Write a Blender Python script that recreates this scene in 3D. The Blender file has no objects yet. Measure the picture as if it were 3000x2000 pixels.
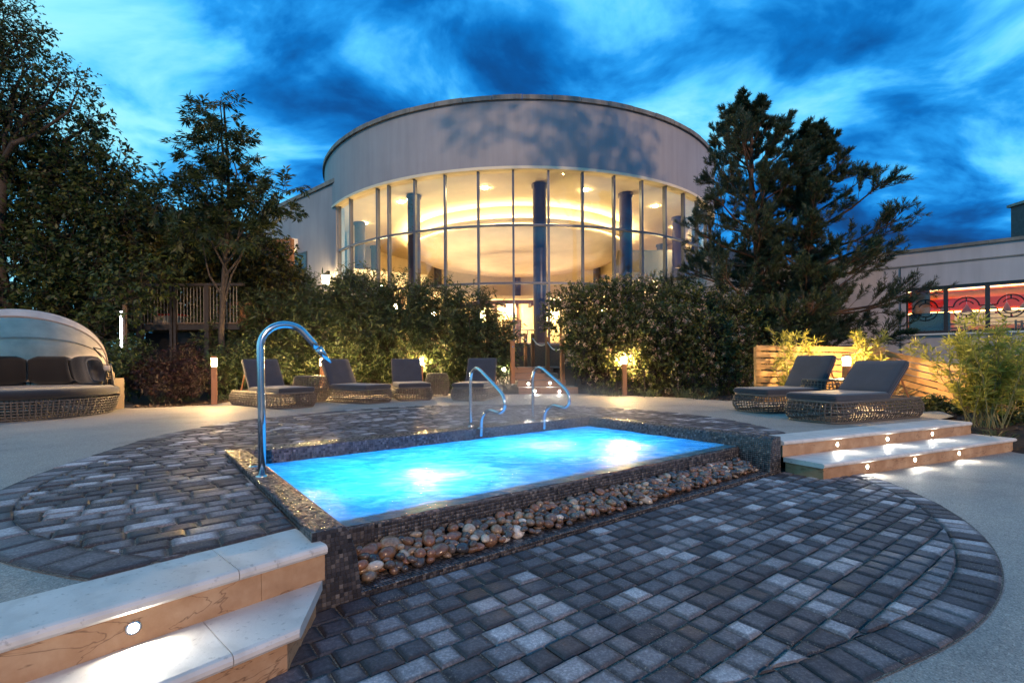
import bpy, math, random
import numpy as np
from mathutils import Vector, Matrix

R_ = math.radians
rng = np.random.default_rng(7)
random.seed(7)
scene = bpy.context.scene
C = scene.collection

# ------------------------------------------------------------------ camera
# survey frame: camera at the origin, 0.80 m above the terrace (z = 0), looking along +Y
F, CX, CY, ZC, ROLL = 1450.0, 1500.0, 1060.0, 0.80, R_(.35)
cam_d = bpy.data.cameras.new('camera')
cam = bpy.data.objects.new('camera', cam_d)
C.objects.link(cam)
cam_d.sensor_width = 36.0
cam_d.lens = 36.0 * F / 3000.0
cam_d.shift_y = (CY - 1000.0) / 3000.0
cam_d.clip_start = .05
cam_d.clip_end = 2000.0
cam.matrix_world = Matrix.Translation((0, 0, ZC)) @ Matrix.Rotation(R_(90), 4, 'X') @ Matrix.Rotation(-ROLL, 4, 'Z')
scene.camera = cam

# ------------------------------------------------------------------ sky
SKY_LOC = (2.2, 14.3, 0)
SUN_AZ, SUN_EL = R_(156), R_(21)      # light comes from behind the camera, a little to the right
world = bpy.data.worlds.new('World')
scene.world = world
world.use_nodes = True
nt = world.node_tree
nt.nodes.clear()
def N(tree, typ, **kw):
    n = tree.nodes.new(typ)
    for k, v in kw.items():
        if k.startswith('in_'):
            key = k[3:]
            n.inputs[int(key) if key.isdigit() else key.replace('_', ' ')].default_value = v
        else:
            setattr(n, k, v)
    return n
def ramp(tree, stops, interp='LINEAR'):
    r = tree.nodes.new('ShaderNodeValToRGB')
    r.color_ramp.interpolation = interp
    e = r.color_ramp.elements
    while len(e) > 1:
        e.remove(e[0])
    e[0].position, e[0].color = stops[0][0], (*stops[0][1], 1)
    for p, c in stops[1:]:
        x = e.new(p)
        x.color = (*c, 1)
    return r
L = nt.links.new
tc = N(nt, 'ShaderNodeTexCoord')
sep = N(nt, 'ShaderNodeSeparateXYZ'); L(tc.outputs['Generated'], sep.inputs[0])
zz = N(nt, 'ShaderNodeMath', operation='MAXIMUM', in_1=0.0); L(sep.outputs[2], zz.inputs[0])
za = N(nt, 'ShaderNodeMath', operation="ADD", in_1=.28); L(zz.outputs[0], za.inputs[0])
dx = N(nt, 'ShaderNodeMath', operation='DIVIDE'); L(sep.outputs[0], dx.inputs[0]); L(za.outputs[0], dx.inputs[1])
dy = N(nt, 'ShaderNodeMath', operation='DIVIDE'); L(sep.outputs[1], dy.inputs[0]); L(za.outputs[0], dy.inputs[1])
cb = N(nt, 'ShaderNodeCombineXYZ'); L(dx.outputs[0], cb.inputs[0]); L(dy.outputs[0], cb.inputs[1])
# slow warp so that the streaks bend, then two scales of cloud
wn1 = N(nt, 'ShaderNodeTexNoise', in_Scale=.9, in_Detail=2.0); L(cb.outputs[0], wn1.inputs['Vector'])
wsc = N(nt, 'ShaderNodeVectorMath', operation='SCALE'); wsc.inputs['Scale'].default_value = .45; L(wn1.outputs['Color'], wsc.inputs[0])
wad = N(nt, 'ShaderNodeVectorMath', operation='ADD'); L(cb.outputs[0], wad.inputs[0]); L(wsc.outputs[0], wad.inputs[1])
mp = N(nt, 'ShaderNodeMapping'); L(wad.outputs[0], mp.inputs[0])
mp.inputs['Location'].default_value = SKY_LOC
mp.inputs['Rotation'].default_value = (0, 0, R_(14))
mp.inputs['Scale'].default_value = (1.1, 1.4, 1)
n1 = N(nt, 'ShaderNodeTexNoise', in_Scale=2.9, in_Detail=9.0, in_Roughness=.53, in_Distortion=.25); L(mp.outputs[0], n1.inputs['Vector'])
n2 = N(nt, 'ShaderNodeTexNoise', in_Scale=.75, in_Detail=2.0, in_Roughness=.5); L(mp.outputs[0], n2.inputs['Vector'])
mx = N(nt, 'ShaderNodeMath', operation='MULTIPLY_ADD', in_1=.50); L(n2.outputs[0], mx.inputs[0])
m1 = N(nt, 'ShaderNodeMath', operation='MULTIPLY', in_1=.66); L(n1.outputs[0], m1.inputs[0]); L(m1.outputs[0], mx.inputs[2])
gl = N(nt, 'ShaderNodeMapRange', interpolation_type='SMOOTHSTEP'); L(sep.outputs[0], gl.inputs[0])
for k, v in zip((1, 2, 3, 4), (-.16, -.52, .018, .165)): gl.inputs[k].default_value = v
ad = N(nt, 'ShaderNodeMath', operation='ADD'); L(mx.outputs[0], ad.inputs[0]); L(gl.outputs[0], ad.inputs[1])
cr = ramp(nt, [(.42, (.002, .036, .14)), (.505, (.001, .075, .29)), (.565, (.002, .15, .50)), (.62, (.016, .29, .77)), (.68, (.095, .54, .98)), (.76, (.26, .76, 1.0)), (.90, (.44, .86, 1.0))])
L(ad.outputs[0], cr.inputs[0])
bg1 = N(nt, 'ShaderNodeBackground', in_Strength=.92); L(cr.outputs[0], bg1.inputs[0])
sky = N(nt, 'ShaderNodeTexSky', sky_type='NISHITA', sun_disc=False, sun_elevation=SUN_EL, sun_rotation=SUN_AZ)
bg2 = N(nt, 'ShaderNodeBackground', in_Strength=.002); L(sky.outputs[0], bg2.inputs[0])
adds = N(nt, 'ShaderNodeAddShader'); L(bg1.outputs[0], adds.inputs[0]); L(bg2.outputs[0], adds.inputs[1])
wo = N(nt, 'ShaderNodeOutputWorld'); L(adds.outputs[0], wo.inputs[0])

# ------------------------------------------------------------------ low warm light over the garden
sd = bpy.data.lights.new('low_sun', 'SUN')
sd.energy = 1.65
sd.angle = R_(.8)
sd.color = (1.0, .64, .38)
so = bpy.data.objects.new('low_sun', sd); C.objects.link(so)
to_sun = Vector((math.sin(SUN_AZ) * math.cos(SUN_EL), math.cos(SUN_AZ) * math.cos(SUN_EL), math.sin(SUN_EL)))
so.rotation_euler = to_sun.to_track_quat('Z', 'Y').to_euler()
so.location = (6, -12, 6)

vs = scene.view_settings
vs.view_transform = 'Standard'; vs.look = 'None'; vs.exposure = 0.38; vs.gamma = 1.0; vs.use_curve_mapping = False
scene.render.engine = 'CYCLES'
scene.cycles.use_denoising = True
scene.cycles.max_bounces = 8
scene.cycles.transparent_max_bounces = 16
scene.cycles.caustics_reflective = False
scene.cycles.caustics_refractive = False
scene.cycles.sample_clamp_indirect = 4.0
scene.cycles.use_light_tree = True

# ================================================================== helpers
def ray(px, py):
    a = (px - CX) / F; b = -(py - CY) / F
    c, s = math.cos(ROLL), math.sin(ROLL)
    return a * c + b * s, -a * s + b * c
def G(px, py, z=0.0):
    """survey point: spot of the photograph on the level z"""
    x, k = ray(px, py); t = (z - ZC) / k
    return Vector((x * t, t, z))
def A(px, py, Y):
    """survey point: spot of the photograph at the distance Y"""
    x, k = ray(px, py)
    return Vector((x * Y, Y, ZC + k * Y))

class MB:
    def __init__(s): s.v = []; s.f = []
    def add(s, vs, fs):
        o = len(s.v); s.v += [tuple(p) for p in vs]; s.f += [tuple(i + o for i in f) for f in fs]; return s
    def box(s, c, d, M=None):
        x, y, z = d[0] / 2, d[1] / 2, d[2] / 2
        vs = [Vector(p) for p in ((-x,-y,-z),(x,-y,-z),(x,y,-z),(-x,y,-z),(-x,-y,z),(x,-y,z),(x,y,z),(-x,y,z))]
        if M is not None: vs = [M @ p for p in vs]
        return s.add([p + Vector(c) for p in vs], [(0,3,2,1),(4,5,6,7),(0,1,5,4),(1,2,6,5),(2,3,7,6),(3,0,4,7)])
    def bbox(s, c, d, b=.01, M=None):
        """box with chamfered edges"""
        x, y, z = d[0]/2, d[1]/2, d[2]/2
        vs = []
        for sz in (-1, 1):
            for sx, sy in ((-1,-1),(1,-1),(1,1),(-1,1)):
                vs += [(sx*(x-b), sy*(y-b), sz*z), (sx*x, sy*(y-b), sz*(z-b)), (sx*(x-b), sy*y, sz*(z-b))]
        fs = [(0,9,6,3), (12,15,18,21)]
        for k, (i, j, ax) in enumerate(((0,1,2),(1,2,1),(2,3,2),(3,0,1))):
            a, c2 = 3*i, 3*j
            fs.append((a+ax, c2+ax, c2+ax+12, a+ax+12))
            fs.append((a, c2, c2+ax, a+ax)); fs.append((a+12, a+ax+12, c2+ax+12, c2+12))
        for i in range(4):
            a = 3*i
            p = (a+1, a+2) if i in (1, 3) else (a+2, a+1)
            fs.append((p[0], p[1], p[1]+12, p[0]+12)); fs.append((a, a+1, a+2)); fs.append((a+12, a+13, a+14))
        vs = [Vector(p) for p in vs]
        if M is not None: vs = [M @ p for p in vs]
        return s.add([p + Vector(c) for p in vs], fs)
    def tube(s, pts, r, n=8, closed=False, caps=True):
        pts = [Vector(p) for p in pts]; m = len(pts)
        rs = r if isinstance(r, (list, tuple)) else [r] * m
        tang = []
        for i in range(m):
            a = pts[(i - 1) % m] if (closed or i > 0) else pts[0]
            b = pts[(i + 1) % m] if (closed or i < m - 1) else pts[-1]
            tang.append((b - a).normalized())
        ref = Vector((0, 0, 1)) if abs(tang[0].z) < .9 else Vector((1, 0, 0))
        nrm = (ref - tang[0] * ref.dot(tang[0])).normalized()
        vs = []
        for i in range(m):
            nrm = (nrm - tang[i] * nrm.dot(tang[i])).normalized()
            bi = tang[i].cross(nrm)
            for k in range(n):
                a = 2 * math.pi * k / n
                vs.append(pts[i] + nrm * (rs[i] * math.cos(a)) + bi * (rs[i] * math.sin(a)))
        fs = []
        for i in range(m if closed else m - 1):
            j = (i + 1) % m
            for k in range(n):
                k2 = (k + 1) % n
                fs.append((i*n+k, i*n+k2, j*n+k2, j*n+k))
        if caps and not closed:
            fs.append(tuple(range(n))[::-1]); fs.append(tuple((m-1)*n + k for k in range(n)))
        return s.add(vs, fs)
    def lathe(s, prof, n=24, c=(0,0,0), a0=0.0, a1=2*math.pi):
        full = abs(a1 - a0 - 2 * math.pi) < 1e-6
        cols = n if full else n + 1
        vs = []
        for i in range(cols):
            a = a0 + (a1 - a0) * i / n
            for r, z in prof: vs.append((c[0] + r*math.cos(a), c[1] + r*math.sin(a), c[2] + z))
        k = len(prof); fs = []
        for i in range(n):
            j = (i + 1) % cols
            for q in range(k - 1): fs.append((i*k+q, j*k+q, j*k+q+1, i*k+q+1))
        return s.add(vs, fs)
    def prism(s, poly, z0, z1, inset=0.0, ch=.004):
        n = len(poly)
        vs = [(x, y, z0) for x, y in poly]
        if inset:
            cx = sum(p[0] for p in poly) / n; cy = sum(p[1] for p in poly) / n
            vs += [(x, y, z1 - ch) for x, y in poly]
            for x, y in poly:
                d = math.hypot(x - cx, y - cy) or 1
                k = max(0, 1 - inset * 1.3 / d)
                vs.append((cx + (x - cx) * k, cy + (y - cy) * k, z1))
            fs = [tuple(range(2*n, 3*n))]
            for i in range(n):
                j = (i + 1) % n
                fs += [(i, j, n+j, n+i), (n+i, n+j, 2*n+j, 2*n+i)]
        else:
            vs += [(x, y, z1) for x, y in poly]
            fs = [tuple(range(n, 2*n)), tuple(range(n))[::-1]]
            for i in range(n):
                j = (i + 1) % n
                fs.append((i, j, n+j, n+i))
        return s.add(vs, fs)
    def paver(s, poly, z0, z1, inset=.010, ch=.007):
        """tumbled block: chamfered rim, slightly crowned worn top; s.w marks the worn middle"""
        n = len(poly); cx = sum(p[0] for p in poly)/n; cy = sum(p[1] for p in poly)/n
        vs = [(x, y, z0) for x, y in poly] + [(x, y, z1 - ch) for x, y in poly]
        for k_in, z in ((inset*1.3, z1), (None, z1 + .0015)):
            for x, y in poly:
                d = math.hypot(x - cx, y - cy) or 1
                k = max(0, 1 - k_in/d) if k_in else .58
                vs.append((cx + (x - cx)*k, cy + (y - cy)*k, z))
        fs = [tuple(range(3*n, 4*n))]
        for q in range(3):
            for i in range(n):
                j = (i + 1) % n; fs.append((q*n+i, q*n+j, (q+1)*n+j, (q+1)*n+i))
        s.w = getattr(s, 'w', []) + [0.0]*(3*n) + [1.0]*n
        return s.add(vs, fs)
    def build(s, name, mat, parent=None, smooth=False, kind=None, loc=None, mw=None):
        me = bpy.data.meshes.new(name)
        me.from_pydata(s.v, [], s.f); me.update()
        if getattr(s, 'w', None): me.attributes.new('wear', 'FLOAT', 'POINT').data.foreach_set('value', s.w)
        return link(name, me, mat, parent, smooth, kind, loc, mw)

def link(name, me, mat, parent=None, smooth=False, kind=None, loc=None, mw=None):
    if mat is not None: me.materials.append(mat)
    if smooth: me.polygons.foreach_set('use_smooth', [True] * len(me.polygons))
    o = bpy.data.objects.new(name, me); C.objects.link(o)
    if parent is not None: o.parent = parent
    if loc is not None: o.location = loc
    if mw is not None: o.matrix_world = mw
    if kind: o['kind'] = kind
    return o
def np_mesh(name, V, Fc, mat, parent=None, smooth=False, kind=None):
    """mesh from arrays: V (n,3), Fc (m,k)"""
    me = bpy.data.meshes.new(name)
    V = np.ascontiguousarray(V, dtype=np.float32); Fc = np.ascontiguousarray(Fc, dtype=np.int32)
    k = Fc.shape[1]
    me.vertices.add(len(V)); me.vertices.foreach_set('co', V.ravel())
    me.loops.add(Fc.size); me.loops.foreach_set('vertex_index', Fc.ravel())
    me.polygons.add(len(Fc)); me.polygons.foreach_set('loop_start', np.arange(0, Fc.size, k, dtype=np.int32))
    me.polygons.foreach_set('loop_total', np.full(len(Fc), k, dtype=np.int32))
    me.update(calc_edges=True)
    return link(name, me, mat, parent, smooth, kind)
def thing(name, label, cat, loc=(0, 0, 0), rz=0.0, group=None):
    o = bpy.data.objects.new(name, None); C.objects.link(o)
    o.empty_display_size = .1
    o.location = loc; o.rotation_euler = (0, 0, rz)
    o['label'] = label; o['category'] = cat
    if group: o['group'] = group
    return o
def tag(o, label, cat, group=None):
    o['label'] = label; o['category'] = cat
    if group: o['group'] = group
    return o
def copy_tree(o, parent=None):
    c = o.copy(); C.objects.link(c); c.parent = parent
    for ch in list(o.children): copy_tree(ch, c)
    return c
def bevel(o, w, seg=2):
    m = o.modifiers.new('bevel', 'BEVEL'); m.width = w; m.segments = seg; m.limit_method = 'ANGLE'
    return o
def rotz(a): return Matrix.Rotation(a, 3, 'Z')

# ================================================================== materials
def mat(name):
    m = bpy.data.materials.new(name); m.use_nodes = True
    t = m.node_tree; b = t.nodes['Principled BSDF']
    return m, t, b
def rnd_node(t):
    g = N(t, 'ShaderNodeNewGeometry'); oi = N(t, 'ShaderNodeObjectInfo')
    a = N(t, 'ShaderNodeMath', operation='ADD'); t.links.new(g.outputs['Random Per Island'], a.inputs[0]); t.links.new(oi.outputs['Random'], a.inputs[1])
    f = N(t, 'ShaderNodeMath', operation='FRACT'); t.links.new(a.outputs[0], f.inputs[0])
    return f.outputs[0]
def world_pos(t):
    return N(t, 'ShaderNodeNewGeometry').outputs['Position']
def noise(t, scale, detail=4, rough=.55, vec=None, dist=0.0):
    n = N(t, 'ShaderNodeTexNoise', in_Scale=scale, in_Detail=float(detail), in_Roughness=rough, in_Distortion=dist)
    t.links.new(vec if vec is not None else world_pos(t), n.inputs['Vector'])
    return n.outputs[0]
def mixc(t, fac, a, b, mode='MIX'):
    m = N(t, 'ShaderNodeMix', data_type='RGBA', blend_type=mode)
    for s_, v in ((0, fac), (6, a), (7, b)):
        if hasattr(v, 'links') or isinstance(v, bpy.types.NodeSocket): t.links.new(v, m.inputs[s_])
        elif s_ == 0: m.inputs[0].default_value = v
        else: m.inputs[s_].default_value = (*v, 1)
    return m.outputs[2]
def bump(t, b, h, strength=.3, dist=.01):
    bp = N(t, 'ShaderNodeBump', in_Strength=strength, in_Distance=dist)
    t.links.new(h, bp.inputs['Height']); t.links.new(bp.outputs[0], b.inputs['Normal'])
def simple(name, col, rough=.6, metal=0.0, var=.18, sc=18.0, bmp=.15, spec=.5):
    m, t, b = mat(name)
    n = noise(t, sc)
    r = ramp(t, [(.25, tuple(c * (1 - var) for c in col)), (.75, tuple(min(1, c * (1 + var)) for c in col))]); t.links.new(n, r.inputs[0])
    t.links.new(r.outputs[0], b.inputs['Base Color'])
    b.inputs['Roughness'].default_value = rough; b.inputs['Metallic'].default_value = metal
    b.inputs['Specular IOR Level'].default_value = spec
    if bmp: bump(t, b, noise(t, sc * 6, 3), bmp, .004)
    return m
def emit(name, col, strength):
    m = bpy.data.materials.new(name); m.use_nodes = True
    t = m.node_tree; t.nodes.clear()
    e = N(t, 'ShaderNodeEmission', in_Strength=strength); e.inputs[0].default_value = (*col, 1)
    o = N(t, 'ShaderNodeOutputMaterial'); t.links.new(e.outputs[0], o.inputs[0])
    return m

def m_gravel():
    m, t, b = mat('resin_gravel')
    v = N(t, 'ShaderNodeTexVoronoi', in_Scale=190.0); t.links.new(world_pos(t), v.inputs['Vector'])
    r = ramp(t, [(0, (.13, .12, .11)), (.35, (.27, .25, .225)), (.7, (.36, .33, .29)), (1, (.55, .50, .44))])
    t.links.new(v.outputs['Color'], r.inputs[0])
    big = ramp(t, [(.28, (.60, .60, .61)), (.45, (.92, .92, .92)), (.7, (1.10, 1.08, 1.05))]); t.links.new(noise(t, 1.1, 8, .62), big.inputs[0])
    t.links.new(mixc(t, 1.0, r.outputs[0], big.outputs[0], 'MULTIPLY'), b.inputs['Base Color'])
    b.inputs['Roughness'].default_value = .62
    bump(t, b, v.outputs['Distance'], .5, .004)
    return m
def m_paver():
    m, t, b = mat('tumbled_paver')
    r = ramp(t, [(0, (.046, .043, .052)), (.35, (.078, .074, .086)), (.62, (.125, .121, .136)), (.80, (.195, .19, .208)), (.93, (.32, .315, .335)), (1, (.40, .39, .41))])
    t.links.new(rnd_node(t), r.inputs[0])
    sp = ramp(t, [(.45, (.62, .62, .64)), (.58, (1.0, 1.0, 1.0)), (.74, (1.7, 1.65, 1.6))]); t.links.new(noise(t, 90, 5, .7), sp.inputs[0])
    bl = ramp(t, [(.30, (.62, .60, .62)), (.62, (1.15, 1.14, 1.12))]); t.links.new(noise(t, 1.9, 4), bl.inputs[0])
    c = mixc(t, 1.0, mixc(t, 1.0, r.outputs[0], sp.outputs[0], 'MULTIPLY'), bl.outputs[0], 'MULTIPLY')
    at_ = N(t, 'ShaderNodeAttribute', attribute_name='wear')
    wn_ = N(t, 'ShaderNodeMath', operation='MULTIPLY_ADD', in_1=1.1, in_2=-.55); t.links.new(noise(t, 26, 5, .65), wn_.inputs[0])
    wa = N(t, 'ShaderNodeMath', operation='ADD'); t.links.new(at_.outputs['Fac'], wa.inputs[0]); t.links.new(wn_.outputs[0], wa.inputs[1])
    wr = ramp(t, [(.05, (.62, .61, .61)), (.55, (1.08, 1.07, 1.05)), (.95, (1.5, 1.49, 1.46))]); t.links.new(wa.outputs[0], wr.inputs[0])
    c = mixc(t, 1.0, c, wr.outputs[0], 'MULTIPLY')
    gr = ramp(t, [(.615, (0, 0, 0)), (.65, (1, 1, 1))]); t.links.new(noise(t, 125, 2, .5), gr.inputs[0])
    pt = ramp(t, [(.48, (0, 0, 0)), (.66, (.75, .75, .75))]); t.links.new(noise(t, 2.3, 5, .6), pt.inputs[0])
    fac = N(t, 'ShaderNodeMath', operation='MULTIPLY'); t.links.new(gr.outputs[0], fac.inputs[0]); t.links.new(pt.outputs[0], fac.inputs[1])
    t.links.new(mixc(t, fac.outputs[0], c, (.34, .29, .22)), b.inputs['Base Color'])
    rr = ramp(t, [(.33, (.42, .42, .42)), (.5, (.78, .78, .78))]); t.links.new(noise(t, 2.4, 4), rr.inputs[0])
    t.links.new(rr.outputs[0], b.inputs['Roughness'])
    bump(t, b, noise(t, 75, 6, .65), .55, .006)
    return m
def m_joint():
    m, t, b = mat('sandy_joint')
    r = ramp(t, [(.35, (.035, .033, .032)), (.52, (.10, .09, .075)), (.66, (.36, .31, .24))]); t.links.new(noise(t, 160, 3, .6), r.inputs[0])
    t.links.new(r.outputs[0], b.inputs['Base Color']); b.inputs['Roughness'].default_value = .85
    bump(t, b, noise(t, 200, 2), .6, .004)
    return m
def m_mosaic():
    m, t, b = mat('mosaic_tile')
    f = rnd_node(t)
    r = ramp(t, [(0, (.022, .022, .026)), (.4, (.040, .038, .043)), (.7, (.062, .057, .060)), (.9, (.10, .092, .090)), (1, (.17, .16, .155))])
    t.links.new(f, r.inputs[0])
    t.links.new(r.outputs[0], b.inputs['Base Color'])
    f2 = N(t, 'ShaderNodeMath', operation='MULTIPLY', in_1=17.31); t.links.new(f, f2.inputs[0])
    f3 = N(t, 'ShaderNodeMath', operation='FRACT'); t.links.new(f2.outputs[0], f3.inputs[0])
    rr = ramp(t, [(0, (.16, .16, .16)), (.6, (.34, .34, .34)), (1, (.5, .5, .5))]); t.links.new(f3.outputs[0], rr.inputs[0])
    t.links.new(rr.outputs[0], b.inputs['Roughness'])
    mt = ramp(t, [(.88, (0, 0, 0)), (.93, (.75, .75, .75))]); t.links.new(f3.outputs[0], mt.inputs[0]); t.links.new(mt.outputs[0], b.inputs['Metallic'])
    b.inputs['Coat Weight'].default_value = .2; b.inputs['Coat Roughness'].default_value = .12
    bump(t, b, noise(t, 120, 2), .12, .002)
    return m
def m_sandstone():
    m, t, b = mat('pale_sandstone')
    w = N(t, 'ShaderNodeTexWave', in_Scale=2.3, in_Distortion=9.0, in_Detail=4.0, bands_direction='DIAGONAL'); w.inputs['Detail Scale'].default_value = 1.3
    t.links.new(world_pos(t), w.inputs['Vector'])
    r = ramp(t, [(0, (.57, .54, .50)), (.2, (.62, .59, .545)), (1, (.65, .62, .575))]); t.links.new(w.outputs[0], r.inputs[0])
    pt = ramp(t, [(.33, (.45, .44, .43)), (.40, (1, 1, 1))]); t.links.new(noise(t, 38, 5, .62), pt.inputs[0])
    bg = ramp(t, [(.3, (.82, .81, .80)), (.7, (1.04, 1.04, 1.04))]); t.links.new(noise(t, 3, 4), bg.inputs[0])
    t.links.new(mixc(t, 1.0, mixc(t, .55, r.outputs[0], pt.outputs[0], 'MULTIPLY'), bg.outputs[0], 'MULTIPLY'), b.inputs['Base Color'])
    b.inputs['Roughness'].default_value = .55
    bump(t, b, noise(t, 55, 6, .6), .3, .005)
    return m
def m_riser():
    m, t, b = mat('veined_riser_stone')
    mpn = N(t, 'ShaderNodeMapping'); mpn.inputs['Scale'].default_value = (1, 1, 4.5); t.links.new(world_pos(t), mpn.inputs[0])
    nv = noise(t, 1.5, 5, .55, mpn.outputs[0], .5)
    vein = ramp(t, [(.493, (1, 1, 1)), (.4985, (.66, .62, .6)), (.5005, (.34, .32, .32)), (.5025, (.68, .64, .62)), (.508, (1, 1, 1))]); t.links.new(nv, vein.inputs[0])
    r = ramp(t, [(.3, (.30, .165, .082)), (.5, (.40, .235, .125)), (.7, (.50, .335, .20))]); t.links.new(noise(t, 6, 6, .6), r.inputs[0])
    t.links.new(mixc(t, 1.0, r.outputs[0], vein.outputs[0], 'MULTIPLY'), b.inputs['Base Color'])
    b.inputs['Roughness'].default_value = .6
    bump(t, b, noise(t, 70, 5), .25, .004)
    return m
def m_render(name, col, streak=.25):
    m, t, b = mat(name)
    mpn = N(t, 'ShaderNodeMapping'); mpn.inputs['Scale'].default_value = (2.6, 2.6, .22); t.links.new(world_pos(t), mpn.inputs[0])
    r = ramp(t, [(.3, tuple(c * (1 - streak) for c in col)), (.62, col)]); t.links.new(noise(t, 1.6, 7, .6, mpn.outputs[0]), r.inputs[0])
    r2 = ramp(t, [(.25, (.86, .86, .86)), (.75, (1.05, 1.05, 1.05))]); t.links.new(noise(t, .6, 4), r2.inputs[0])
    t.links.new(mixc(t, 1.0, r.outputs[0], r2.outputs[0], 'MULTIPLY'), b.inputs['Base Color'])
    b.inputs['Roughness'].default_value = .75
    bump(t, b, noise(t, 60, 4), .3, .004)
    return m
def m_wood(name, a, c, rough=.55, axis='Z', sc=1.0):
    m, t, b = mat(name)
    tcn = N(t, 'ShaderNodeTexCoord'); mpn = N(t, 'ShaderNodeMapping'); t.links.new(tcn.outputs['Object'], mpn.inputs[0])
    s = [14.0 * sc] * 3; s['XYZ'.index(axis)] = 1.1 * sc
    mpn.inputs['Scale'].default_value = s
    oi = N(t, 'ShaderNodeObjectInfo'); sh = N(t, 'ShaderNodeVectorMath', operation='ADD'); t.links.new(mpn.outputs[0], sh.inputs[0])
    sc2 = N(t, 'ShaderNodeMath', operation='MULTIPLY', in_1=37.0); t.links.new(oi.outputs['Random'], sc2.inputs[0]); t.links.new(sc2.outputs[0], sh.inputs[1])
    n = noise(t, 2.0, 7, .62, sh.outputs[0], .6)
    r = ramp(t, [(.25, a), (.5, tuple((p + q) / 2 for p, q in zip(a, c))), (.75, c)]); t.links.new(n, r.inputs[0])
    kn = N(t, 'ShaderNodeTexVoronoi', in_Scale=1.3); t.links.new(sh.outputs[0], kn.inputs['Vector'])
    kr = ramp(t, [(.05, (.35, .28, .22)), (.14, (1, 1, 1))]); t.links.new(kn.outputs['Distance'], kr.inputs[0])
    vr = ramp(t, [(0, (.72, .72, .72)), (1, (1.12, 1.12, 1.12))]); t.links.new(oi.outputs['Random'], vr.inputs[0])
    t.links.new(mixc(t, 1.0, mixc(t, 1.0, r.outputs[0], kr.outputs[0], 'MULTIPLY'), vr.outputs[0], 'MULTIPLY'), b.inputs['Base Color'])
    b.inputs['Roughness'].default_value = rough
    bump(t, b, n, .3, .004)
    return m
def m_leaf(name, cols, trans=.35, rough=.5):
    m, t, b = mat(name)
    f = rnd_node(t)
    r = ramp(t, [(i / (len(cols) - 1), c) for i, c in enumerate(cols)]); t.links.new(f, r.inputs[0])
    t.links.new(r.outputs[0], b.inputs['Base Color']); b.inputs['Roughness'].default_value = rough
    tr = N(t, 'ShaderNodeBsdfTranslucent'); t.links.new(r.outputs[0], tr.inputs[0])
    mx_ = N(t, 'ShaderNodeMixShader', in_0=trans); t.links.new(b.outputs[0], mx_.inputs[1]); t.links.new(tr.outputs[0], mx_.inputs[2])
    t.links.new(mx_.outputs[0], t.nodes['Material Output'].inputs[0])
    return m
def m_glass(name, tint=(.96, .98, 1.0), rough=.0, refl=1.0):
    m = bpy.data.materials.new(name); m.use_nodes = True
    t = m.node_tree; t.nodes.clear()
    tr = N(t, 'ShaderNodeBsdfTransparent'); tr.inputs[0].default_value = (*tint, 1)
    g = N(t, 'ShaderNodeBsdfGlossy', in_Roughness=rough)
    gm = N(t, 'ShaderNodeNewGeometry'); dt = N(t, 'ShaderNodeVectorMath', operation='DOT_PRODUCT'); t.links.new(gm.outputs['Incoming'], dt.inputs[0]); t.links.new(gm.outputs['Normal'], dt.inputs[1])
    ab = N(t, 'ShaderNodeMath', operation='ABSOLUTE'); t.links.new(dt.outputs['Value'], ab.inputs[0])
    om = N(t, 'ShaderNodeMath', operation='SUBTRACT', in_0=1.0); t.links.new(ab.outputs[0], om.inputs[1])
    pw = N(t, 'ShaderNodeMath', operation='POWER', in_1=5.0); t.links.new(om.outputs[0], pw.inputs[0])
    sc_ = N(t, 'ShaderNodeMath', operation='MULTIPLY_ADD', in_1=.94, in_2=.045); t.links.new(pw.outputs[0], sc_.inputs[0])
    ml = N(t, 'ShaderNodeMath', operation='MULTIPLY', in_1=refl); ml.use_clamp = True; t.links.new(sc_.outputs[0], ml.inputs[0])
    mxs = N(t, 'ShaderNodeMixShader'); t.links.new(ml.outputs[0], mxs.inputs[0]); t.links.new(tr.outputs[0], mxs.inputs[1]); t.links.new(g.outputs[0], mxs.inputs[2])
    bp = N(t, 'ShaderNodeBump', in_Strength=.04, in_Distance=.02); t.links.new(noise(t, .8, 2), bp.inputs['Height'])
    t.links.new(bp.outputs[0], g.inputs['Normal'])
    o = N(t, 'ShaderNodeOutputMaterial'); t.links.new(mxs.outputs[0], o.inputs[0])
    return m
def m_fabric(name, col, trans=0.0):
    m, t, b = mat(name)
    w1 = N(t, 'ShaderNodeTexWave', in_Scale=160.0, bands_direction='X'); w2 = N(t, 'ShaderNodeTexWave', in_Scale=160.0, bands_direction='Z')
    tcn = N(t, 'ShaderNodeTexCoord')
    for w in (w1, w2): t.links.new(tcn.outputs['Object'], w.inputs['Vector'])
    a = N(t, 'ShaderNodeMath', operation='MULTIPLY'); t.links.new(w1.outputs[0], a.inputs[0]); t.links.new(w2.outputs[0], a.inputs[1])
    r = ramp(t, [(.3, tuple(c * .82 for c in col)), (.7, tuple(c * 1.12 for c in col))]); t.links.new(noise(t, 5, 5), r.inputs[0])
    t.links.new(r.outputs[0], b.inputs['Base Color']); b.inputs['Roughness'].default_value = .85
    b.inputs['Sheen Weight'].default_value = .3
    bump(t, b, a.outputs[0], .25, .002)
    if trans:
        tr = N(t, 'ShaderNodeBsdfTranslucent'); t.links.new(r.outputs[0], tr.inputs[0])
        mx_ = N(t, 'ShaderNodeMixShader', in_0=trans); t.links.new(b.outputs[0], mx_.inputs[1]); t.links.new(tr.outputs[0], mx_.inputs[2])
        t.links.new(mx_.outputs[0], t.nodes['Material Output'].inputs[0])
    return m
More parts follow.
